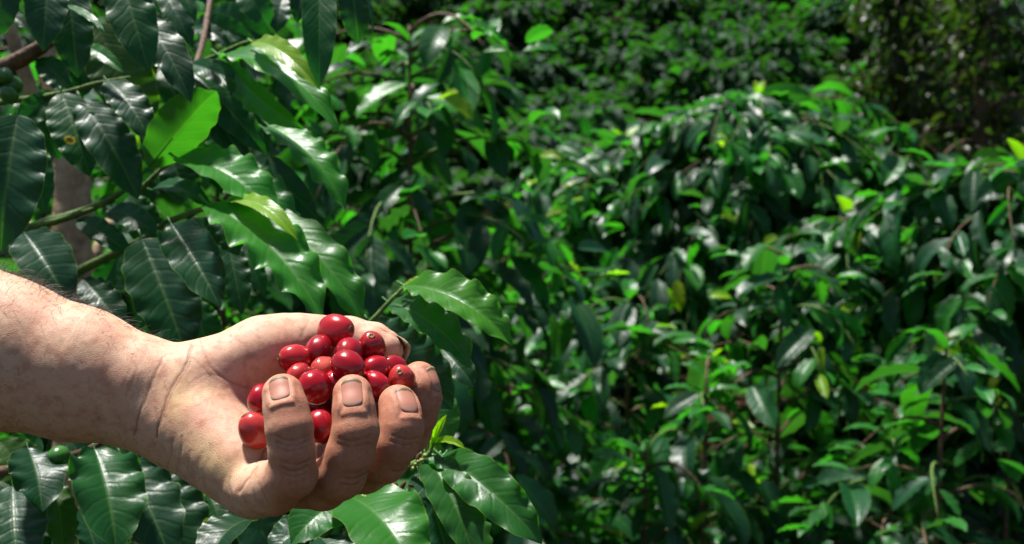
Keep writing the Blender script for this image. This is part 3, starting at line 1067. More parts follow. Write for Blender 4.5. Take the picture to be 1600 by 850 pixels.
def hero_leaf(parent, b, t, wpx, roll, col, droop=0.8, wave=0.02, fold=0.12, wn=4.5, twist=0.0, spots=None, jit=0.12, quilt=0.006):
    """leaf between two layout points (px, py, depth m); wpx = full width in px; roll 0 faces the viewer, + tips it skywards"""
    hero_n[0] += 1
    k = hero_n[0]
    r = np.random.default_rng(1000 + k)
    pb, pt = P(*b), P(*t)
    ch = pt - pb; L = np.linalg.norm(ch); y = ch / L
    v = unit(CAM - 0.5 * (pb + pt))
    n0 = unit(v - y * (v @ y)); sd = np.cross(y, n0)
    if sd @ UP < 0: sd = -sd
    a = math.radians(roll)
    nrm = math.cos(a) * n0 + math.sin(a) * sd
    wm = wpx / FPX * 0.5 * (b[2] + t[2])
    mat = LEAF if not spots else leaf_material("spotted_leaf", spots=spots)
    me = leaf_mesh("leaf", mat, wm / L, 52, 14, droop, wave * min(1.3, (wm / L) / 0.4) * 0.92, wn * 1.25, fold, quilt * 0.35, twist, 1000 + k)
    o = obj("leaf", me, parent)
    place_leaf(o, pb - np.array(parent.location), y, nrm, L)
    f = 1 + r.uniform(-jit, jit)
    o.color = (col[0] * f * (1 + r.uniform(-.1, .1)), col[1] * f, col[2] * f, 1)
    return o


def branch_obj(parent, pts, radii, mat, name="branch", seg=9, n=None):
    rows = np.array([[*P(*p), r] for p, r in zip(pts, radii)])
    q = spline(rows, n or len(pts) * 5)
    V, F = tube(q[:, :3], np.maximum(q[:, 3], 0.0003), seg)
    V = np.array(V)
    # knotty surface
    rr = np.random.default_rng(len(V))
    V += rr.normal(0, 1, V.shape) * np.repeat(q[:, 3], seg)[:, None].repeat(3, 1) * 0.05 if len(V) == len(q) * seg else 0
    return obj(name, new_mesh(name, V - np.array(parent.location), F, mat), parent)

# ================================================================== near plants, leaf by leaf
near = thing("coffee_plant", "nearest coffee plant filling the left side, wavy glossy leaves above the arm", "coffee plant", P(110, 900, 1.05) * np.array([1, 1, 0]))
d0 = 0.72
H = lambda *a, **k: hero_leaf(near, *a, **k)
# branches
branch_obj(near, [(-40, 395, .74), (60, 352, .74), (110, 337, .74), (160, 318, .74), (195, 297, .73)], [.0042, .0040, .0034, .0026, .0018], TWIG_G)
branch_obj(near, [(40, 354, .75), (85, 346, .73), (145, 326, .72)], [.0024, .0024, .0014], TWIG_G)
branch_obj(near, [(0, 160, .78), (95, 146, .76), (150, 131, .75), (202, 121, .74)], [.0025, .0022, .0018, .0013], TWIG_G)
branch_obj(near, [(50, 470, .76), (130, 420, .75), (220, 376, .74), (265, 346, .73), (330, 322, .70), (352, 316, .69)], [.0040, .0036, .0028, .0026, .0018, .0012], TWIG_G)
branch_obj(near, [(292, 104, .80), (335, 88, .78), (375, 70, .76), (397, 63, .75)], [.0020, .0018, .0016, .0010], TWIG_G)
branch_obj(near, [(-20, 116, .82), (40, 88, .80), (80, 62, .80), (140, 20, .82)], [.0075, .0065, .005, .004], TWIG_B)
branch_obj(near, [(215, 300, .78), (268, 250, .78), (322, 205, .80)], [.0022, .0018, .0012], TWIG_G)
branch_obj(near, [(300, 120, .80), (318, 60, .88), (330, -10, .95)], [.0024, .0026, .0028], TWIG_B)
branch_obj(near, [(578, 505, .60), (606, 474, .60), (634, 445, .60)], [.0018, .0014, .0009], TWIG_G)
branch_obj(near, [(470, 560, .62), (540, 530, .61), (578, 505, .60)], [.0022, .0020, .0018], TWIG_G)
trunk = branch_obj(near, [(60, 20, 1.1), (85, 150, 1.1), (104, 225, 1.1), (113, 310, 1.1), (112, 400, 1.1), (118, 520, 1.1), (125, 900, 1.1)], [.008, .011, .014, .019, .023, .025, .028], BARK, "trunk", 14, 60)
branch_obj(near, [(100, 215, 1.1), (62, 170, 1.08), (20, 60, 1.05), (0, -30, 1.05)], [.010, .008, .007, .006], BARK)
branch_obj(near, [(138, 250, 1.15), (134, 330, 1.15), (129, 430, 1.14), (122, 520, 1.12)], [.004, .005, .006, .007], BARK)
branch_obj(near, [(170, 345, 1.15), (150, 400, 1.13), (126, 470, 1.12)], [.005, .007, .008], BARK)
branch_obj(near, [(30, 330, 1.18), (70, 385, 1.15), (108, 440, 1.12)], [.004, .005, .007], BARK)

# top-left hanging leaves
H((78, -60, .66), (68, 80, .64), 66, 5, D_, droop=.5, wave=.02)
H((108, -30, .70), (122, 122, .69), 66, -8, D_, droop=.4)
H((104, 8, .68), (164, 50, .66), 15, 40, B_, droop=.5)
H((185, -50, .68), (233, 112, .66), 74, 0, M_, droop=.5, wave=.025)
H((128, 70, .74), (194, 114, .72), 24, 25, B_, droop=.7)
H((150, 36, .80), (232, 215, .80), 96, 8, O_, droop=.4, wn=5)
H((216, 18, .71), (299, 160, .68), 62, 18, D_, droop=.7, wave=.03)
H((10, -40, .75), (-10, 60, .75), 60, 10, D_)
H((-15, 20, .80), (48, 50, .78), 26, 40, D_, droop=1.0)
H((60, 92, .80), (130, 160, .80), 46, 15, M_)
H((130, 150, .79), (122, 75, .80), 40, 10, M_)
# leaves hanging from the second branch
H((97, 146, .75), (140, 276, .73), 74, 4, M_, droop=.5, spots=[(0.66, 0.60, 0.055)])
H((128, 156, .75), (216, 312, .73), 72, 12, D_, droop=.8, wave=.03)
H((168, 127, .74), (238, 228, .71), 56, 20, D_, droop=.9, wave=.03)
H((95, 144, .77), (18, 210, .76), 44, 25, M_, droop=.7)
H((30, 152, .80), (95, 250, .80), 50, 10, M_)
H((28, 180, .66), (2, 392, .64), 120, 12, D_, droop=.6, wave=.02, quilt=.014, fold=.2)
H((20, 190, .70), (70, 330, .69), 60, 20, M_, droop=.5)
# the broad leaf seen from beneath
H((232, 262, .71), (338, 142, .68), 84, 168, (0.026, 0.15, 0.014), droop=.5, wave=.03, fold=.15)
# pair at the upper sprig
H((396, 66, .725), (502, 142, .67), 36, 24, Y_, droop=1.1, wave=.03)
H((345, 86, .75), (530, 207, .68), 62, 44, (0.038, 0.23, 0.016), droop=1.0, wave=.045, wn=4)
H((352, 92, .76), (476, 202, .71), 50, -30, (0.038, 0.23, 0.016), droop=.7, wave=.03)
H((298, 99, .77), (434, 174, .74), 40, 20, M_, droop=.9, wave=.03)
H((297, 107, .78), (417, 243, .75), 56, 6, M_, droop=.9, wave=.03)
H((298, 117, .78), (388, 270, .75), 60, 10, D_, droop=.6, wave=.045, wn=3.5)
H((322, 150, .80), (372, 262, .79), 66, 5, B_, droop=.4, spots=[(0.72, 0.80, 0.06)])
H((300, 110, .80), (330, 250, .80), 56, 0, M_)
H((420, 196, .74), (541, 330, .70), 60, 36, (0.036, 0.22, 0.016), droop=.9, wave=.05, wn=4)
H((413, 200, .76), (520, 262, .72), 40, 35, B_, droop=.8, wave=.05, wn=4)
H((392, 246, .76), (498, 345, .73), 52, 10, D_, droop=.9, wave=.03)
H((430, 268, .80), (462, 345, .80), 34, 5, M_)
# lit glossy pair and the big wavy pair
H((278, 247, .70), (436, 352, .66), 84, 40, (0.034, 0.21, 0.018), droop=1.0, wave=.03, quilt=.014, fold=.18)
H((348, 256, .72), (462, 372, .68), 66, 30, B_, droop=1.0, wave=.03, quilt=.012)
H((356, 316, .665), (466, 376, .62), 32, 38, Y_, droop=1.2, wave=.02)
H((326, 318, .665), (505, 499, .60), 104, 34, (0.036, 0.22, 0.016), droop=.75, wave=.055, wn=4.6, quilt=.012, fold=.16)
H((400, 330, .69), (571, 508, .64), 78, 32, (0.034, 0.21, 0.016), droop=.9, wave=.055, wn=4.2, quilt=.012)
# dark hanging leaves above the wrist
H((222, 374, .69), (292, 560, .66), 108, 8, D_, droop=.5, wave=.025, wn=5, fold=.2)
H((268, 350, .67), (345, 482, .63), 80, 10, D_, droop=.6, wave=.05, wn=4, fold=.2)
H((354, 372, .74), (378, 492, .72), 48, 8, D_, droop=.5, wave=.02)
H((372, 380, .78), (412, 462, .77), 36, 20, M_, droop=.7)
H((122, 343, .74), (207, 402, .72), 40, 20, M_, droop=.6)
H((172, 328, .74), (252, 372, .71), 42, 20, M_, droop=.9)
H((38, 364, .72), (108, 478, .69), 84, 12, D_, droop=.7, fold=.2)
H((130, 436, .72), (196, 520, .70), 54, 12, D_, droop=.6, wave=.03)
H((238, 296, .74), (335, 330, .70), 34, 40, M_, droop=1.1)
H((205, 305, .76), (245, 400, .76), 54, 5, M_)
H((330, 330, .72), (372, 400, .71), 52, 15, D_, droop=.8, wave=.04)
H((190, 395, .80), (150, 470, .80), 40, 15, M_)
H((300, 340, .78), (352, 440, .78), 60, 10, M_)
H((300, 470, .80), (330, 560, .80), 60, 5, M_)
H((240, 270, .80), (190, 330, .80), 60, 5, D_)
H((262, 240, .82), (300, 320, .82), 60, 5, D_)
H((255, 180, .86), (262, 300, .86), 80, 5, D_)
# top centre
H((478, -40, .72), (464, 36, .71), 36, 10, D_, droop=.5)
H((500, -50, .68), (499, 138, .66), 54, 2, M_, droop=.5, wave=.012)
H((560, -40, .70), (582, 57, .69), 14, 65, D_, droop=.4)
H((545, -50, .78), (560, 70, .78), 52, 5, D_)
H((272, -30, .74), (305, 35, .73), 26, 25, M_, droop=.6)
H((300, 0, .76), (312, 20, .74), 20, 55, B_)
H((250, -20, .95), (300, 75, .93), 40, 15, D_)
H((300, 40, .98), (395, 60, .96), 44, 20, M_)
H((330, 20, 1.0), (430, 66, .98), 56, 10, M_)
H((445, -10, 1.0), (432, 52, .98), 42, 15, D_)
H((305, 45, .92), (362, 78, .90), 26, 30, D_, droop=1.2)
H((380, -20, .95), (420, 40, .95), 50, 8, M_)
# sprig behind the thumb
H((634, 446, .60), (801, 541, .56), 72, 34, (0.055, 0.235, 0.015), droop=1.15, wave=.045, wn=4.5, quilt=.016, fold=.2)
H((628, 447, .605), (690, 438, .60), 14, 50, Y_, droop=.9)
H((608, 472, .61), (737, 577, .575), 62, 30, (0.022, 0.12, 0.022), droop=1.1, wave=.05, wn=4, fold=.18)
H((580, 504, .62), (708, 640, .60), 100, 6, D_, droop=.6, wave=.03)
H((690, 545, .66), (742, 606, .64), 44, 12, D_, droop=.9, quilt=.014)
H((655, 600, .70), (705, 690, .69), 70, 10, (0.05, 0.2, 0.05), droop=.6)

# the sprig under the fingers
low = thing("coffee_plant", "coffee sprig with buds and long drooping leaves right under the fingers", "coffee plant", P(590, 1400, .62))
H = lambda *a, **k: hero_leaf(low, *a, **k)
branch_obj(low, [(470, 900, .58), (520, 815, .57), (590, 757, .56), (645, 726, .555), (668, 711, .55), (676, 694, .55)], [.0036, .0030, .0024, .0020, .0015, .0009], TWIG_G)
H((667, 712, .55), (742, 880, .51), 76, 18, (0.024, 0.115, 0.022), droop=.9, wave=.04, wn=4, fold=.18)
H((690, 712, .55), (847, 850, .51), 76, 14, (0.022, 0.14, 0.02), droop=1.0, wave=.045, wn=4, fold=.15)
H((655, 738, .56), (705, 890, .53), 76, 10, D_, droop=.8, wave=.03)
H((600, 765, .57), (668, 880, .54), 80, 10, (0.016, 0.10, 0.02), droop=.7, wave=.03)
H((545, 776, .55), (650, 905, .49), 130, 28, (0.034, 0.19, 0.016), droop=1.0, wave=.04, wn=3.5)
H((560, 770, .56), (455, 850, .52), 90, 30, (0.02, 0.12, 0.02), droop=1.0, wave=.03)
H((664, 716, .555), (712, 745, .54), 44, 50, B_, droop=1.0, wave=.05)
H((728, 770, .60), (758, 880, .58), 36, 45, (0.05, 0.2, 0.02), droop=.6, wave=.04)
H((676, 694, .55), (698, 648, .545), 14, 20, Y_, droop=.4, fold=.4)
H((676, 694, .55), (686, 662, .54), 10, 30, Y_, droop=.4, fold=.4)
H((678, 694, .55), (728, 702, .535), 15, 40, Y_, droop=1.2, fold=.3)
H((678, 694, .55), (712, 690, .545), 12, 50, Y_, droop=.8, fold=.3)
H((674, 697, .55), (664, 672, .54), 10, 30, Y_, droop=.5, fold=.3)
H((520, 815, .56), (420, 870, .53), 70, 45, D_, droop=1.0)
H((500, 840, .57), (560, 930, .54), 80, 30, D_, droop=.8)
H((610, 745, .58), (560, 820, .57), 60, 15, D_, droop=.8)


def small_ball(name, parent, p, r, mat, squash=1.1, seed=0, label=None):
    N, K = 10, 7
    rr = np.random.default_rng(seed)
    ax = unit(rr.normal(0, 1, 3)); b1 = unit(np.cross(ax, [.3, .5, .8])); b2 = np.cross(ax, b1)
    V = [-ax * r * squash]
    for j in range(1, K):
        ph = math.pi * j / K
        for i in range(N):
            th = 2 * math.pi * i / N
            V.append(-ax * r * squash * math.cos(ph) + r * math.sin(ph) * (math.cos(th) * b1 + math.sin(th) * b2))
    V.append(ax * r * squash * 0.94)
    F = [(0, 1 + (i + 1) % N, 1 + i) for i in range(N)]
    for j in range(K - 2):
        for i in range(N):
            a = 1 + j * N + i; b_ = 1 + j * N + (i + 1) % N
            F.append((a, b_, b_ + N, a + N))
    e = 1 + (K - 2) * N
    F += [(e + i, e + (i + 1) % N, len(V) - 1) for i in range(N)]
    o = obj(name, new_mesh(name, np.array(V), F, mat), parent, np.asarray(p) - np.array(parent.location))
    if label: o["label"] = label
    return o


def simple_mat(name, c1, c2, rough, scale):
    b = NT(name)
    nz = b.noise(b.n("ShaderNodeTexCoord").outputs["Object"], scale, 3)
    pr = b.n("ShaderNodeBsdfPrincipled")
    b.l(b.ramp(nz, [(0.35, c1), (0.7, c2)]), pr.inputs["Base Color"])
    pr.inputs["Roughness"].default_value = rough
    b.l(pr.outputs[0], b.out.inputs[0])
    return b.m


BUD = simple_mat("flower_bud", (0.12, 0.17, 0.03), (0.26, 0.30, 0.06), 0.5, 500)
DRY = simple_mat("dried_flower", (0.045, 0.018, 0.008), (0.13, 0.05, 0.02), 0.8, 500)
GREENB = simple_mat("unripe_berry", (0.03, 0.13, 0.02), (0.06, 0.19, 0.03), 0.28, 200)
rb = np.random.default_rng(3)
for k in range(22):
    small_ball("flower_bud", low, P(578 + rb.normal(0, 10), 764 + rb.normal(0, 8), .548 + rb.uniform(-.008, .004)), rb.uniform(.0010, .0017), BUD, 1.3, k)
for k in range(8):
    small_ball("flower_bud", low, P(652 + rb.normal(0, 8), 724 + rb.normal(0, 6), .545 + rb.uniform(-.008, .004)), rb.uniform(.0010, .0015), BUD, 1.3, 40 + k)
for k in range(16):
    small_ball("dried_flower", low, P(620 + rb.normal(0, 14), 762 + rb.normal(0, 11) , .548 + rb.uniform(-.008, .004)), rb.uniform(.0008, .0016), DRY, 2.2, 80 + k)
for k in range(7):
    small_ball("dried_flower", low, P(658 + rb.normal(0, 7), 728 + rb.normal(0, 12), .546), rb.uniform(.0007, .0013), DRY, 2.2, 120 + k)
for k, (x, y, r) in enumerate(((8, 118, .0058), (22, 132, .0062), (2, 138, .006), (14, 148, .0066), (-4, 126, .006))):
    small_ball("unripe_berry", near, P(x, y, .74 + .006 * (k % 3)), r, GREENB, 1.15, 200 + k)

# the plant under the forearm
under = thing("coffee_plant", "dark coffee plant under the forearm with crinkled leaves and a green berry", "coffee plant", P(120, 1500, .66))
H = lambda *a, **k: hero_leaf(under, *a, **k)
branch_obj(under, [(-40, 748, .66), (20, 733, .65), (60, 726, .64), (130, 706, .62), (160, 690, .62)], [.0036, .0034, .0030, .0024, .0018], TWIG_B)
branch_obj(under, [(-30, 790, .64), (15, 775, .63), (60, 752, .62)], [.003, .003, .002], TWIG_G)
branch_obj(under, [(308, 900, .62), (313, 830, .62), (318, 770, .63)], [.003, .0026, .002], TWIG_G)
small_ball("unripe_berry", under, P(92, 712, .60), .0062, GREENB, 1.15, 300)
small_ball("unripe_berry", under, P(76, 722, .61), .0056, GREENB, 1.15, 301)
for k in range(14):
    small_ball("flower_bud", under, P((28 if k % 2 else 12) + rb.normal(0, 8), (728 if k % 2 else 780) + rb.normal(0, 6), .628), rb.uniform(.001, .0016), BUD, 1.4, 320 + k)
H((148, 702, .60), (182, 862, .56), 112, 14, (0.016, 0.095, 0.022), droop=.7, wave=.06, wn=3, fold=.22)
H((44, 700, .60), (66, 800, .57), 84, 18, D_, droop=.6, wave=.06, wn=3)
H((84, 748, .61), (98, 880, .58), 50, 20, O_, droop=.5, wave=.06)
H((190, 712, .62), (268, 880, .58), 100, 12, D_, droop=.7, wave=.05)
H((246, 735, .63), (292, 900, .60), 110, 6, D_, droop=.5, wave=.03)
H((20, 760, .60), (28, 900, .56), 100, -4, D_, droop=.6, wave=.03)
H((120, 740, .60), (150, 800, .57), 36, 55, (0.03, 0.15, 0.02), droop=1.0, wave=.08, wn=3)
H((106, 735, .61), (128, 770, .58), 30, 35, D_, wave=.08)
H((125, 800, .66), (150, 900, .64), 70, 40, D_, droop=.8)
H((322, 765, .64), (352, 850, .62), 60, 20, (0.02, 0.10, 0.025), droop=.7, quilt=.014)
H((345, 785, .66), (408, 830, .64), 44, 30, (0.02, 0.12, 0.03), droop=.7, quilt=.014)
H((400, 810, .60), (330, 880, .56), 90, 55, (0.010, 0.05, 0.02), droop=1.2)
H((300, 830, .62), (335, 812, .61), 16, 40, Y_, droop=.6)
H((330, 840, .60), (318, 812, .60), 14, 30, Y_, droop=.6)
H((258, 840, .70), (282, 800, .70), 30, 20, B_, droop=.8)
H((262, 840, .70), (300, 830, .70), 30, 40, B_, droop=.8)
H((225, 720, .72), (262, 800, .72), 60, 10, (0.03, 0.11, 0.05))
H((0, 690, .74), (50, 760, .74), 70, 8, O_)
H((180, 690, .74), (230, 760, .74), 60, 15, M_)
H((110, 690, .74), (140, 740, .74), 60, 15, D_)
H((60, 680, .76), (20, 730, .76), 60, 15, M_)
H((380, 790, .75), (430, 870, .75), 80, 15, D_)

# ================================================================== ground and hillside
def ground_z(x, y):
    s = np.maximum(y - 7.0, 0)
    z = 0.36 * s * s / (s + 1.5)
    return z + 0.05 * np.sin(x * 1.3 + y * 0.7) + 0.04 * np.sin(x * 0.6 - y * 1.9) - 0.15


gx = np.concatenate([np.linspace(-60, -8, 27)[:-1], np.linspace(-8, 8, 65), np.linspace(8, 60, 27)[1:]])
gy = np.concatenate([np.linspace(-30, -1, 12)[:-1], np.linspace(-1, 30, 125), np.linspace(30, 90, 31)[1:]])
GX, GY = np.meshgrid(gx, gy, indexing='ij')
GV = np.stack([GX, GY, ground_z(GX, GY)], -1).reshape(-1, 3)
ny_ = len(gy)
ii, jj = np.meshgrid(np.arange(len(gx) - 1), np.arange(ny_ - 1), indexing='ij')
q0 = (ii * ny_ + jj).ravel()
GF = np.stack([q0, q0 + ny_, q0 + ny_ + 1, q0 + 1], 1)
b = NT("soil")
co = b.n("ShaderNodeTexCoord").outputs["Object"]
n1 = b.noise(co, 3, 6, 0.65); n2 = b.noise(co, 40, 5, 0.7)
c = b.ramp(n2, [(0.3, (0.014, 0.008, 0.005)), (0.55, (0.038, 0.019, 0.010)), (0.8, (0.085, 0.042, 0.022))])
c = b.mix(b.ramp(n1, [(0.42, 0.0), (0.62, 0.8)]), c, (0.025, 0.055, 0.012))
bump = b.n("ShaderNodeBump"); bump.inputs["Distance"].default_value = 0.03
b.l(n2, bump.inputs["Height"])
pr = b.n("ShaderNodeBsdfPrincipled"); b.l(c, pr.inputs["Base Color"]); pr.inputs["Roughness"].default_value = 0.95; pr.inputs["Specular IOR Level"].default_value = 0.08
b.l(bump.outputs[0], pr.inputs["Normal"]); b.l(pr.outputs[0], b.out.inputs[0])
tag(obj("ground", new_mesh("ground", GV, GF, b.m)), kind="structure")

# ================================================================== procedural coffee plants
NVAR = 10
vrng = np.random.default_rng(77)
mid_leaf = [leaf_mesh("leaf", LEAF, vrng.uniform(.36, .48), 12, 6, vrng.uniform(.2, 1.35), vrng.uniform(.02, .05), vrng.uniform(3, 5), vrng.uniform(.1, .3), .008, vrng.uniform(-.3, .3), 50 + k, petiole=False) for k in range(NVAR)]
# light version for the joined foliage
lowv = []
for k in range(6):
    me = leaf_mesh("tmp", None, vrng.uniform(.36, .46), 5, 4, vrng.uniform(.5, 1.5), .03, 2.0, vrng.uniform(.1, .3), 0, 0, 90 + k, petiole=False)
    v = np.empty(len(me.vertices) * 3, np.float32); me.vertices.foreach_get("co", v)
    f = np.array([list(p.vertices) for p in me.polygons])
    u = np.zeros((len(me.vertices), 2), np.float32)
    for lp, dd in zip(me.loops, me.uv_layers[0].data): u[lp.vertex_index] = dd.uv
    lowv.append((v.reshape(-1, 3).astype(float), f, u))
    bpy.data.meshes.remove(me)

PLANTS = []


def frames(Ld):
    """stack of leaf records -> rotation matrices (columns x, y, z)"""
    y = Ld["dir"] / np.linalg.norm(Ld["dir"], axis=1)[:, None]
    z = Ld["nrm"] - y * (Ld["nrm"] * y).sum(1)[:, None]
    z /= np.linalg.norm(z, axis=1)[:, None] + 1e-9
    return np.stack([np.cross(y, z), y, z], 2)


def coffee_plant(label, apex, radius, n_br, leaf=0.125, seed=0, low=0.12, shape=0.62, spacing=0.055, young=0.10, arch=(0.55, 0.85), cols=None, stems=1, bare=0.30, side=None, dome=False):
    """apex = (px, py, depth): the plant is built from the ground below that point upwards"""
    r = np.random.default_rng(seed)
    top = P(*apex)
    base = np.array([top[0], top[1], float(ground_z(top[0], top[1]))])
    H = top[2] - base[2]
    root = thing("coffee_plant", label, "coffee plant", base, "coffee plants behind the hand")
    cols = cols or [(D_, .48), (M_, .38), (B_, .14)]
    cum = np.cumsum([w for _, w in cols])
    pos, dr, nm, ln, cl, ow = [], [], [], [], [], []
    root_br = []
    for s in range(stems):
        off = np.array([0, 0, 0]) if s == 0 else np.array([r.normal(0, .12), r.normal(0, .12), 0])
        lean = np.array([r.normal(0, .05), r.normal(0, .05), 0]) * H
        st = [off * .3 + (np.array([0, 0, H]) + off + lean * (s > 0)) * f + np.array([.02 * math.sin(5 * f + s), .02 * math.cos(4 * f + s), 0]) * (1 - f) for f in np.linspace(0, 1, 9)]
        V, F = tube(st, [0.011 * (1 - .75 * f) for f in np.linspace(0, 1, 9)], 8)
        root_br.append(obj("trunk", new_mesh("trunk", V, F, TWIG_B), root)); ti = len(root_br) - 1
        st = np.array(st)
        # upright tip leaves
        for k in range(0 if dome else 1, 5):
            az = r.uniform(0, 6.28)
            for sg in (0, math.pi):
                dv = np.array([math.cos(az + sg), math.sin(az + sg), 0.9 - 0.4 * k])
                pos.append(st[-1] - np.array([0, 0, .03 * k])); dr.append(dv); nm.append(np.array([-.4 * math.cos(az + sg), -.4 * math.sin(az + sg), 1.0])); ln.append(leaf * r.uniform(.5, .8)); cl.append(np.array(Y_ if k == 0 else (B_ if k < 3 else M_))); ow.append(ti)
        nb = n_br // stems
        for k in range(nb):
            f = low + (1 - low) * ((k + r.uniform(0, .9)) / nb)
            p0 = st[0] + (st[-1] - st[0]) * f
            az = k * 2.39996 + r.normal(0, .35) + s
            if side is not None and r.random() < .55: az = side + r.normal(0, .8)
            hd = np.array([math.cos(az), math.sin(az), 0])
            Lb = radius * (1.0 - f ** (1 / max(shape, .05)) * .72) * r.uniform(.75, 1.18)
            up, dn = r.uniform(*arch), r.uniform(.65, 1.1)
            if dome:
                f = .72 + .28 * ((k + r.uniform(0, .9)) / nb) ** .7
                p0 = st[0] + (st[-1] - st[0]) * f
                Lb = radius * r.uniform(.62, 1.12); up = r.uniform(.10, .42); dn = r.uniform(.5, .85)
            n = 9
            ts = np.linspace(0, 1, n)
            wob = r.normal(0, .06, 2)
            sdv = np.array([-hd[1], hd[0], 0])
            pts = np.array([p0 + hd * Lb * t + np.array([0, 0, Lb * (up * t - dn * t * t)]) + sdv * Lb * (wob[0] * math.sin(3 * t) + wob[1] * t) for t in ts])
            V, F = tube(pts, [(0.0034 if dome else 0.0044) * (1 - .75 * t) for t in ts], 5)
            root_br.append(obj("branch", new_mesh("branch", V, F, TWIG_B if r.random() < .6 else TWIG_G), root))
            nn = max(2, int(Lb / spacing))
            for q in range(nn + 1):
                t = min(1, bare + (1 - bare) * (q + (r.uniform(-.35, .35) if q < nn else 0)) / nn)
                i0 = min(int(t * (n - 1)), n - 2); ff = t * (n - 1) - i0
                p = pts[i0] * (1 - ff) + pts[i0 + 1] * ff
                tg = unit(pts[i0 + 1] - pts[i0])
                if q == nn:
                    opts = [unit(hd + tg * .4 + sdv * sg * r.uniform(.25, .7) + np.array([0, 0, r.uniform(-.1, .35)])) for sg in (1, -1)]
                else:
                    roll = r.normal(0, .7 if dome else .4)
                    sv = sdv * math.cos(roll) + np.array([0, 0, 1]) * math.sin(roll)
                    opts = [unit(sg * sv * .85 + tg * r.uniform(.2, .7) + np.array([0, 0, -r.uniform(.3, 1.5)])) for sg in ((1, -1, 1) if dome else (1, -1)) if r.random() < .8]
                for dv in opts:
                    L = leaf * r.uniform(.55, 1.2) * (1 - .4 * (q >= nn - 1))
                    pos.append(p + r.normal(0, .012, 3)); dr.append(dv + r.normal(0, .17, 3))
                    nv = np.array([0, 0, 1.0]) + r.normal(0, .32, 3) + hd * .35
                    nm.append(nv); ln.append(L); ow.append(len(root_br) - 1)
                    yv = (q >= nn - 1 and r.random() < .6) or r.random() < .004
                    c = Y_ if yv and r.random() < .10 else (B_ if yv else cols[int(np.searchsorted(cum, r.random() * cum[-1]))][0])
                    cl.append(np.array(c) * r.uniform(.75, 1.3) * np.array([r.uniform(.8, 1.3), 1, r.uniform(.8, 1.2)]))
    Ld = dict(pos=np.array(pos) + base, dir=np.array(dr), nrm=np.array(nm), len=np.array(ln), col=np.array(cl), own=ow, br=root_br)
    PLANTS.append((root, Ld, base, r))
    return root


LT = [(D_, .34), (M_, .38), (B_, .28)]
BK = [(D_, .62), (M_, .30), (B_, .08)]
coffee_plant("leafy coffee plant behind the thumb, between the near leaves and the round bush", (640, 40, 1.75), .62, 74, .125, 11, low=.30, spacing=.06)
coffee_plant("coffee plant in the upper left background behind the trunk", (330, -60, 1.75), .62, 54, .125, 12, low=.2)
coffee_plant("coffee plant at far left, seen in gaps under the nearest branches", (60, 150, 1.9), .60, 40, .12, 13)
coffee_plant("tall round-topped coffee bush in the middle distance right of centre", (1185, 158, 3.2), .60, 120, .13, 21, spacing=.052, bare=.15, dome=True, cols=LT)
coffee_plant("coffee bush forming the left shoulder of the round-topped bush", (975, 225, 3.5), .46, 84, .128, 22, spacing=.052, bare=.15, dome=True, cols=LT)
coffee_plant("coffee bush forming the right slope of the round-topped bush", (1380, 268, 3.1), .36, 60, .128, 23, spacing=.052, bare=.15, dome=True, cols=LT)
coffee_plant("coffee bush in front of the right slope, over a dark hollow", (1330, 345, 2.6), .30, 50, .13, 27, spacing=.055, bare=.18, dome=True)
coffee_plant("large-leaved coffee bush at the right edge of the view", (1600, 255, 2.2), .38, 80, .125, 24, spacing=.058, bare=.18, dome=True)
coffee_plant("coffee plant with a bare reddish stem right of centre", (1225, 395, 2.15), .42, 44, .125, 25, low=.15, bare=.35)
coffee_plant("small coffee plant low at the right with young lime tips", (1480, 520, 1.75), .34, 30, .12, 26, low=.2)
coffee_plant("small-leaved coffee shrub in the dip left of the round bush", (780, 345, 4.4), .85, 100, .12, 31, low=.1)
coffee_plant("distant coffee shrub just left of the round bush's foot", (900, 380, 4.0), .7, 80, .12, 32, low=.1)
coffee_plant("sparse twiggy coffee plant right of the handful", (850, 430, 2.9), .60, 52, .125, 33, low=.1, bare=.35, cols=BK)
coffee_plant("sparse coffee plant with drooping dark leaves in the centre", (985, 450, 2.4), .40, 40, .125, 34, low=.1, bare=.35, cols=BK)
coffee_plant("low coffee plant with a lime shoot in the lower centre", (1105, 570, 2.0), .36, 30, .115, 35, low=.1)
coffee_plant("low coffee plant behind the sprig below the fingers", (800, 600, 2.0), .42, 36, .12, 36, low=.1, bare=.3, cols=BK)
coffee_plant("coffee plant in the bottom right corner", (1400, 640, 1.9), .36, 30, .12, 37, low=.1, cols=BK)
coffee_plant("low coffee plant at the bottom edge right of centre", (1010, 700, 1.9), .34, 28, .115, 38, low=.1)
coffee_plant("coffee plant in the background gap above the wrist", (470, 330, 2.3), .60, 50, .12, 39, low=.1)

coffee_plant("coffee plant in the left background below the trunk's fork", (180, 230, 2.6), .8, 70, .12, 41, low=.1)
coffee_plant("coffee plant in the left background above the forearm", (-20, 60, 2.6), .8, 60, .12, 42, low=.1)

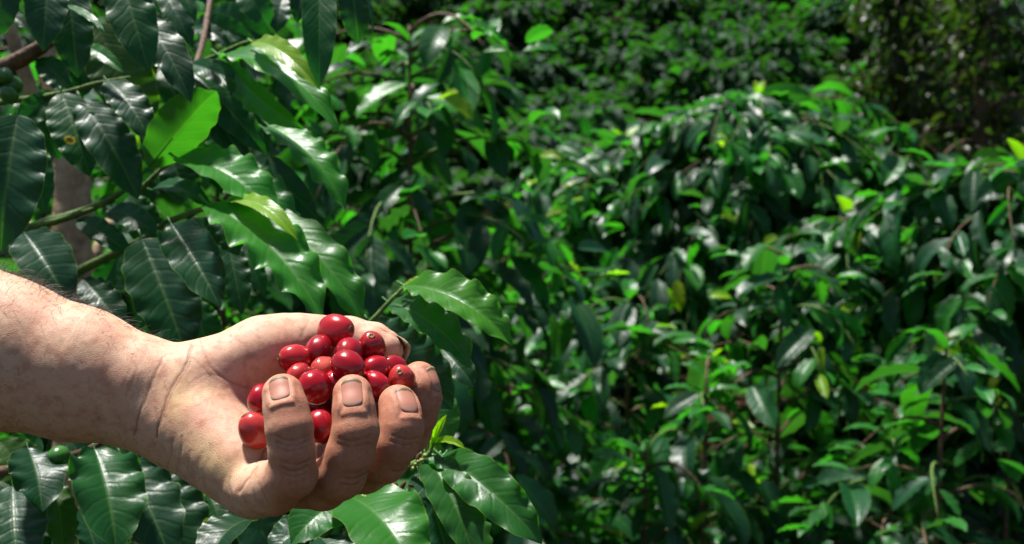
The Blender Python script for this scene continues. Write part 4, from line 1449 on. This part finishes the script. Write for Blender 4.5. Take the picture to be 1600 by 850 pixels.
for k, (lab, ap, rd, nb) in enumerate((
        ("thin young coffee plant at the bottom edge, just right of centre", (900, 760, 2.4), .40, 34),
        ("coffee plant filling the gap under the right-edge bush", (1540, 560, 2.5), .50, 50),
        ("low coffee plant in the lower right, beneath the bare reddish stem", (1250, 740, 2.2), .40, 38),
        ("low coffee plant near the right end of the bottom edge", (1500, 730, 2.2), .38, 36),
        ("coffee plant far back in the centre, level with the handful", (700, 420, 3.4), .60, 60),
        ("coffee plant behind the fingers, left of the lower centre", (690, 640, 2.6), .45, 40),
        ("knee-high coffee plant in front of the round bush's left shoulder", (930, 560, 3.2), .46, 50))):
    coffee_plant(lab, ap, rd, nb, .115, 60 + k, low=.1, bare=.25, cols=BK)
for k, (lab, ap, rd) in enumerate((
        ("spreading low coffee bush behind the lower right plants", (1340, 640, 2.7), .42),
        ("spreading low coffee bush at the lower right, deep in shade", (1455, 590, 2.9), .45),
        ("spreading low coffee bush in the bottom right, beside the frame edge", (1570, 650, 2.7), .42),
        ("spreading low coffee bush in the lower centre, behind the twiggy plants", (880, 560, 3.3), .48),
        ("spreading low coffee bush at the bottom edge, right of the lime shoot", (1180, 760, 2.4), .36))):
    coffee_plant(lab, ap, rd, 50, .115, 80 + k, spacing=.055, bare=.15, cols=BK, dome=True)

coffee_plant("coffee plant just beyond the left edge of the view", (-260, 120, 1.7), .6, 50, .12, 91, low=.1)
coffee_plant("coffee plant beyond the left edge, farther back", (-420, 160, 2.8), .8, 50, .12, 92, low=.1)
coffee_plant("coffee plant just beyond the right edge of the view", (1850, 260, 2.4), .6, 50, .12, 93, low=.1)

# which leaves does the view show?  (cheap quads in one BVH, five samples per leaf)
bv, bf, owner = [], [], []
off = 0
for o in near.children[:] + low.children[:] + under.children[:]:
    if o.name.startswith("leaf"):
        bpy.context.view_layer.update() if off == 0 else None
        mw = o.matrix_local.copy(); loc = Vector(o.parent.location)
        me = o.data
        for v in me.vertices: bv.append(mw @ v.co + loc)
        for p in me.polygons: bf.append([off + i for i in p.vertices]); owner.append(-1)
        off += len(me.vertices)
leaf_id = 0
start = []
TPL = np.array([(0, 0, 0), (-.18, .4, .02), (.18, .4, .02), (0, 1, 0), (0, .4, 0)])
for root, Ld, base, r in PLANTS:
    R = frames(Ld)
    start.append(leaf_id)
    Q = Ld["pos"][:, None, :] + np.einsum('nij,kj->nki', R, TPL) * Ld["len"][:, None, None]
    Ld["smp"] = np.stack([Q[:, 4], .5 * (Q[:, 4] + Q[:, 1]), .5 * (Q[:, 4] + Q[:, 2]), .4 * Q[:, 4] + .6 * Q[:, 3], .4 * Q[:, 4] + .6 * Q[:, 0]], 1)
    for k in range(len(Q)):
        for v in Q[k, :4]: bv.append(Vector(v))
        bf.append((off, off + 1, off + 3, off + 2)); owner.append(leaf_id)
        off += 4; leaf_id += 1
bvh = BVHTree.FromPolygons(bv, bf)
camv = Vector(CAM)
hand_box = (J(0, 0)[2])
for (root, Ld, base, r), s0 in zip(PLANTS, start):
    n = len(Ld["pos"])
    score = np.zeros(n)
    for k in range(n):
        seen = 0
        for sp in Ld["smp"][k]:
            x, y, d = project(sp)
            if d < .3 or x < -5 or x > RX + 5 or y < -5 or y > RY + 5: continue
            dv = Vector(sp) - camv
            hit = bvh.ray_cast(camv, dv.normalized(), dv.length + .02)
            if hit[2] is not None and owner[hit[2]] == s0 + k: seen += 1
        d = project(Ld["pos"][k])[2]
        score[k] = seen * (Ld["len"][k] / d) ** 2
    order = np.argsort(-score)
    vis = [k for k in order[:298] if score[k] > 0]
    rest = np.setdiff1d(np.arange(n), vis)
    R = frames(Ld)
    for k in vis:
        o = obj("leaf", mid_leaf[r.integers(NVAR)], Ld["br"][Ld["own"][k]])
        o.matrix_local = Matrix([[*(R[k][i] * Ld["len"][k]), 0] for i in range(3)] + [[0, 0, 0, 1]])
        o.location = Ld["pos"][k] - base
        o.color = (*Ld["col"][k], 1)
    if len(rest):
        vs, fs, us, cs = [], [], [], []
        o_ = 0
        for k in rest:
            v, f, u = lowv[r.integers(6)]
            vs.append(v @ R[k].T * Ld["len"][k] + Ld["pos"][k] - base); fs.append(f + o_); us.append(u)
            cs.append(np.tile(Ld["col"][k], (len(v), 1))); o_ += len(v)
        tag(obj("foliage", new_mesh("foliage", np.concatenate(vs), np.concatenate(fs), LEAF_STUFF, True, np.concatenate(us), np.concatenate(cs)), root), kind="stuff")

# ================================================================== shrubs on the far hillside
def shrub_mesh(seed, n=620, leaf=.19):
    r = np.random.default_rng(seed)
    vs, fs, us, cs = [], [], [], []
    o_ = 0
    lumps = [(np.array([r.normal(0, .22), r.normal(0, .22), r.uniform(.25, .8)]), r.uniform(.2, .33)) for _ in range(11)]
    for k in range(n):
        c, rd = lumps[r.integers(len(lumps))]
        d = unit(r.normal(0, 1, 3)); d[2] = abs(d[2]) * .9 - .12
        p = c + d * rd * r.uniform(.75, 1.08)
        h = unit(np.array([d[0], d[1], 0]) + r.normal(0, .4, 3))
        y = unit(h + np.array([0, 0, -r.uniform(.1, .9)])); z = unit(d * 1.3 + np.array([0, 0, .5]) + r.normal(0, .3, 3)); z = unit(z - y * (y @ z)); x = np.cross(y, z)
        v, f, u = lowv[r.integers(6)]
        L = leaf * r.uniform(.7, 1.2)
        vs.append(v @ np.stack([x, y, z], 1).T * L + p); fs.append(f + o_); us.append(u)
        col = np.array(D_ if r.random() < .55 else (M_ if r.random() < .8 else B_)) * r.uniform(.7, 1.3)
        cs.append(np.tile(col * np.array([.9, 1, 1.15]) * (.36 + .09 * (seed % 5)), (len(v), 1))); o_ += len(v)  # leaf colour darkened to stand in for weaker light on the hill, varied per crown
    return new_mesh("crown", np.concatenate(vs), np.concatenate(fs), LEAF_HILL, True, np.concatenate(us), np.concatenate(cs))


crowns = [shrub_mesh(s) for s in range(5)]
tv, tf = tube([(0, 0, -.2), (.02, 0, .2), (-.01, .02, .55)], [.03, .024, .012], 6)
trunk_me = new_mesh("trunk", tv, tf, BARK)
fr = np.random.default_rng(8)
row = 0
y = 7.6
while y < 25:
    x = -y * .95
    while x < y * .95:
        xx, yy = x + fr.normal(0, .16) + .65 * (row % 2), y + fr.normal(0, .14) + .15 * math.sin(x * .8)
        px, py, d = project((xx, yy, ground_z(xx, yy) + .5))
        if -700 < px < 2200 and -70 < py < 520:
            t = thing("coffee_shrub", "rounded coffee shrub in the rows on the far hillside", "shrub", (xx, yy, float(ground_z(xx, yy))), "coffee shrubs on the far hillside")
            s = fr.uniform(1.0, 1.45)
            t.scale = (s, s, s * fr.uniform(.9, 1.15)); t.rotation_euler = (0, 0, fr.uniform(0, 6.28))
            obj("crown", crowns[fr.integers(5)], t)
            obj("trunk", trunk_me, t)
        x += 1.5
    row += 1
    y += 1.38 + .012 * y

# ================================================================== olive tree-like thicket, upper right
def thicket(label, px, py, d, h, w, seed, n=2600):
    r = np.random.default_rng(seed)
    top = P(px, py, d)
    gz = float(ground_z(top[0], top[1]))
    base = np.array([top[0], top[1], gz]); Hh = top[2] - gz
    root = thing("tree", label, "tree", base, "shade trees at the upper right")
    pts = [np.array([.12 * math.sin(3 * f + seed), .1 * math.cos(2 * f), Hh * f]) for f in np.linspace(0, 1, 9)]
    V, F = tube(pts, [.09 * (1 - .8 * f) for f in np.linspace(0, 1, 9)], 9)
    obj("trunk", new_mesh("trunk", V, F, TWIG_B), root)
    vs, fs, us, cs = [], [], [], []
    o_ = 0
    for k in range(46):
        f = r.uniform(.12, 1)
        p0 = np.array([0, 0, Hh * f]); az = r.uniform(0, 6.28)
        Lb = w * (1.15 - .75 * f) * r.uniform(.6, 1.1)
        hd = np.array([math.cos(az), math.sin(az), 0])
        bp = np.array([p0 + hd * Lb * t + np.array([0, 0, Lb * (.55 * t - .75 * t * t)]) for t in np.linspace(0, 1, 7)])
        V, F = tube(bp, [.02 * (1 - .85 * t) for t in np.linspace(0, 1, 7)], 5)
        obj("limb", new_mesh("limb", V, F, TWIG_B), root)
        for q in range(n // 46):
            t = r.uniform(.25, 1); i0 = min(int(t * 6), 5)
            p = bp[i0] + (bp[i0 + 1] - bp[i0]) * (t * 6 - i0) + r.normal(0, .09, 3)
            y_ = unit(np.array([r.normal(0, .6), r.normal(0, .6), -r.uniform(.2, 1.2)])); z_ = unit(r.normal(0, .5, 3) + np.array([0, 0, .8])); z_ = unit(z_ - y_ * (y_ @ z_))
            v, f_, u = lowv[r.integers(6)]
            L = r.uniform(.07, .15)
            vs.append((v * np.array([.7, 1, 1])) @ np.stack([np.cross(y_, z_), y_, z_], 1).T * L + p); fs.append(f_ + o_); us.append(u)
            col = np.array([(.035, .050, .012), (.060, .055, .014), (.020, .045, .014), (.075, .06, .02)][r.integers(4)]) * r.uniform(.35, .85)  # shade on these trees is put into the leaf colour by dimming it
            cs.append(np.tile(col, (len(v), 1))); o_ += len(v)
    tag(obj("crown", new_mesh("crown", np.concatenate(vs), np.concatenate(fs), LEAF_STUFF, True, np.concatenate(us), np.concatenate(cs)), root), kind="stuff")


thicket("olive brown drooping tree behind the right slope of the bush", 1420, -20, 7.2, 3, .85, 1)
thicket("dark tree in the upper right corner of the view", 1570, -80, 6.6, 3, .95, 2)
thicket("shaded olive tree between the two at the upper right, set back", 1500, 60, 8.2, 3, .9, 3)
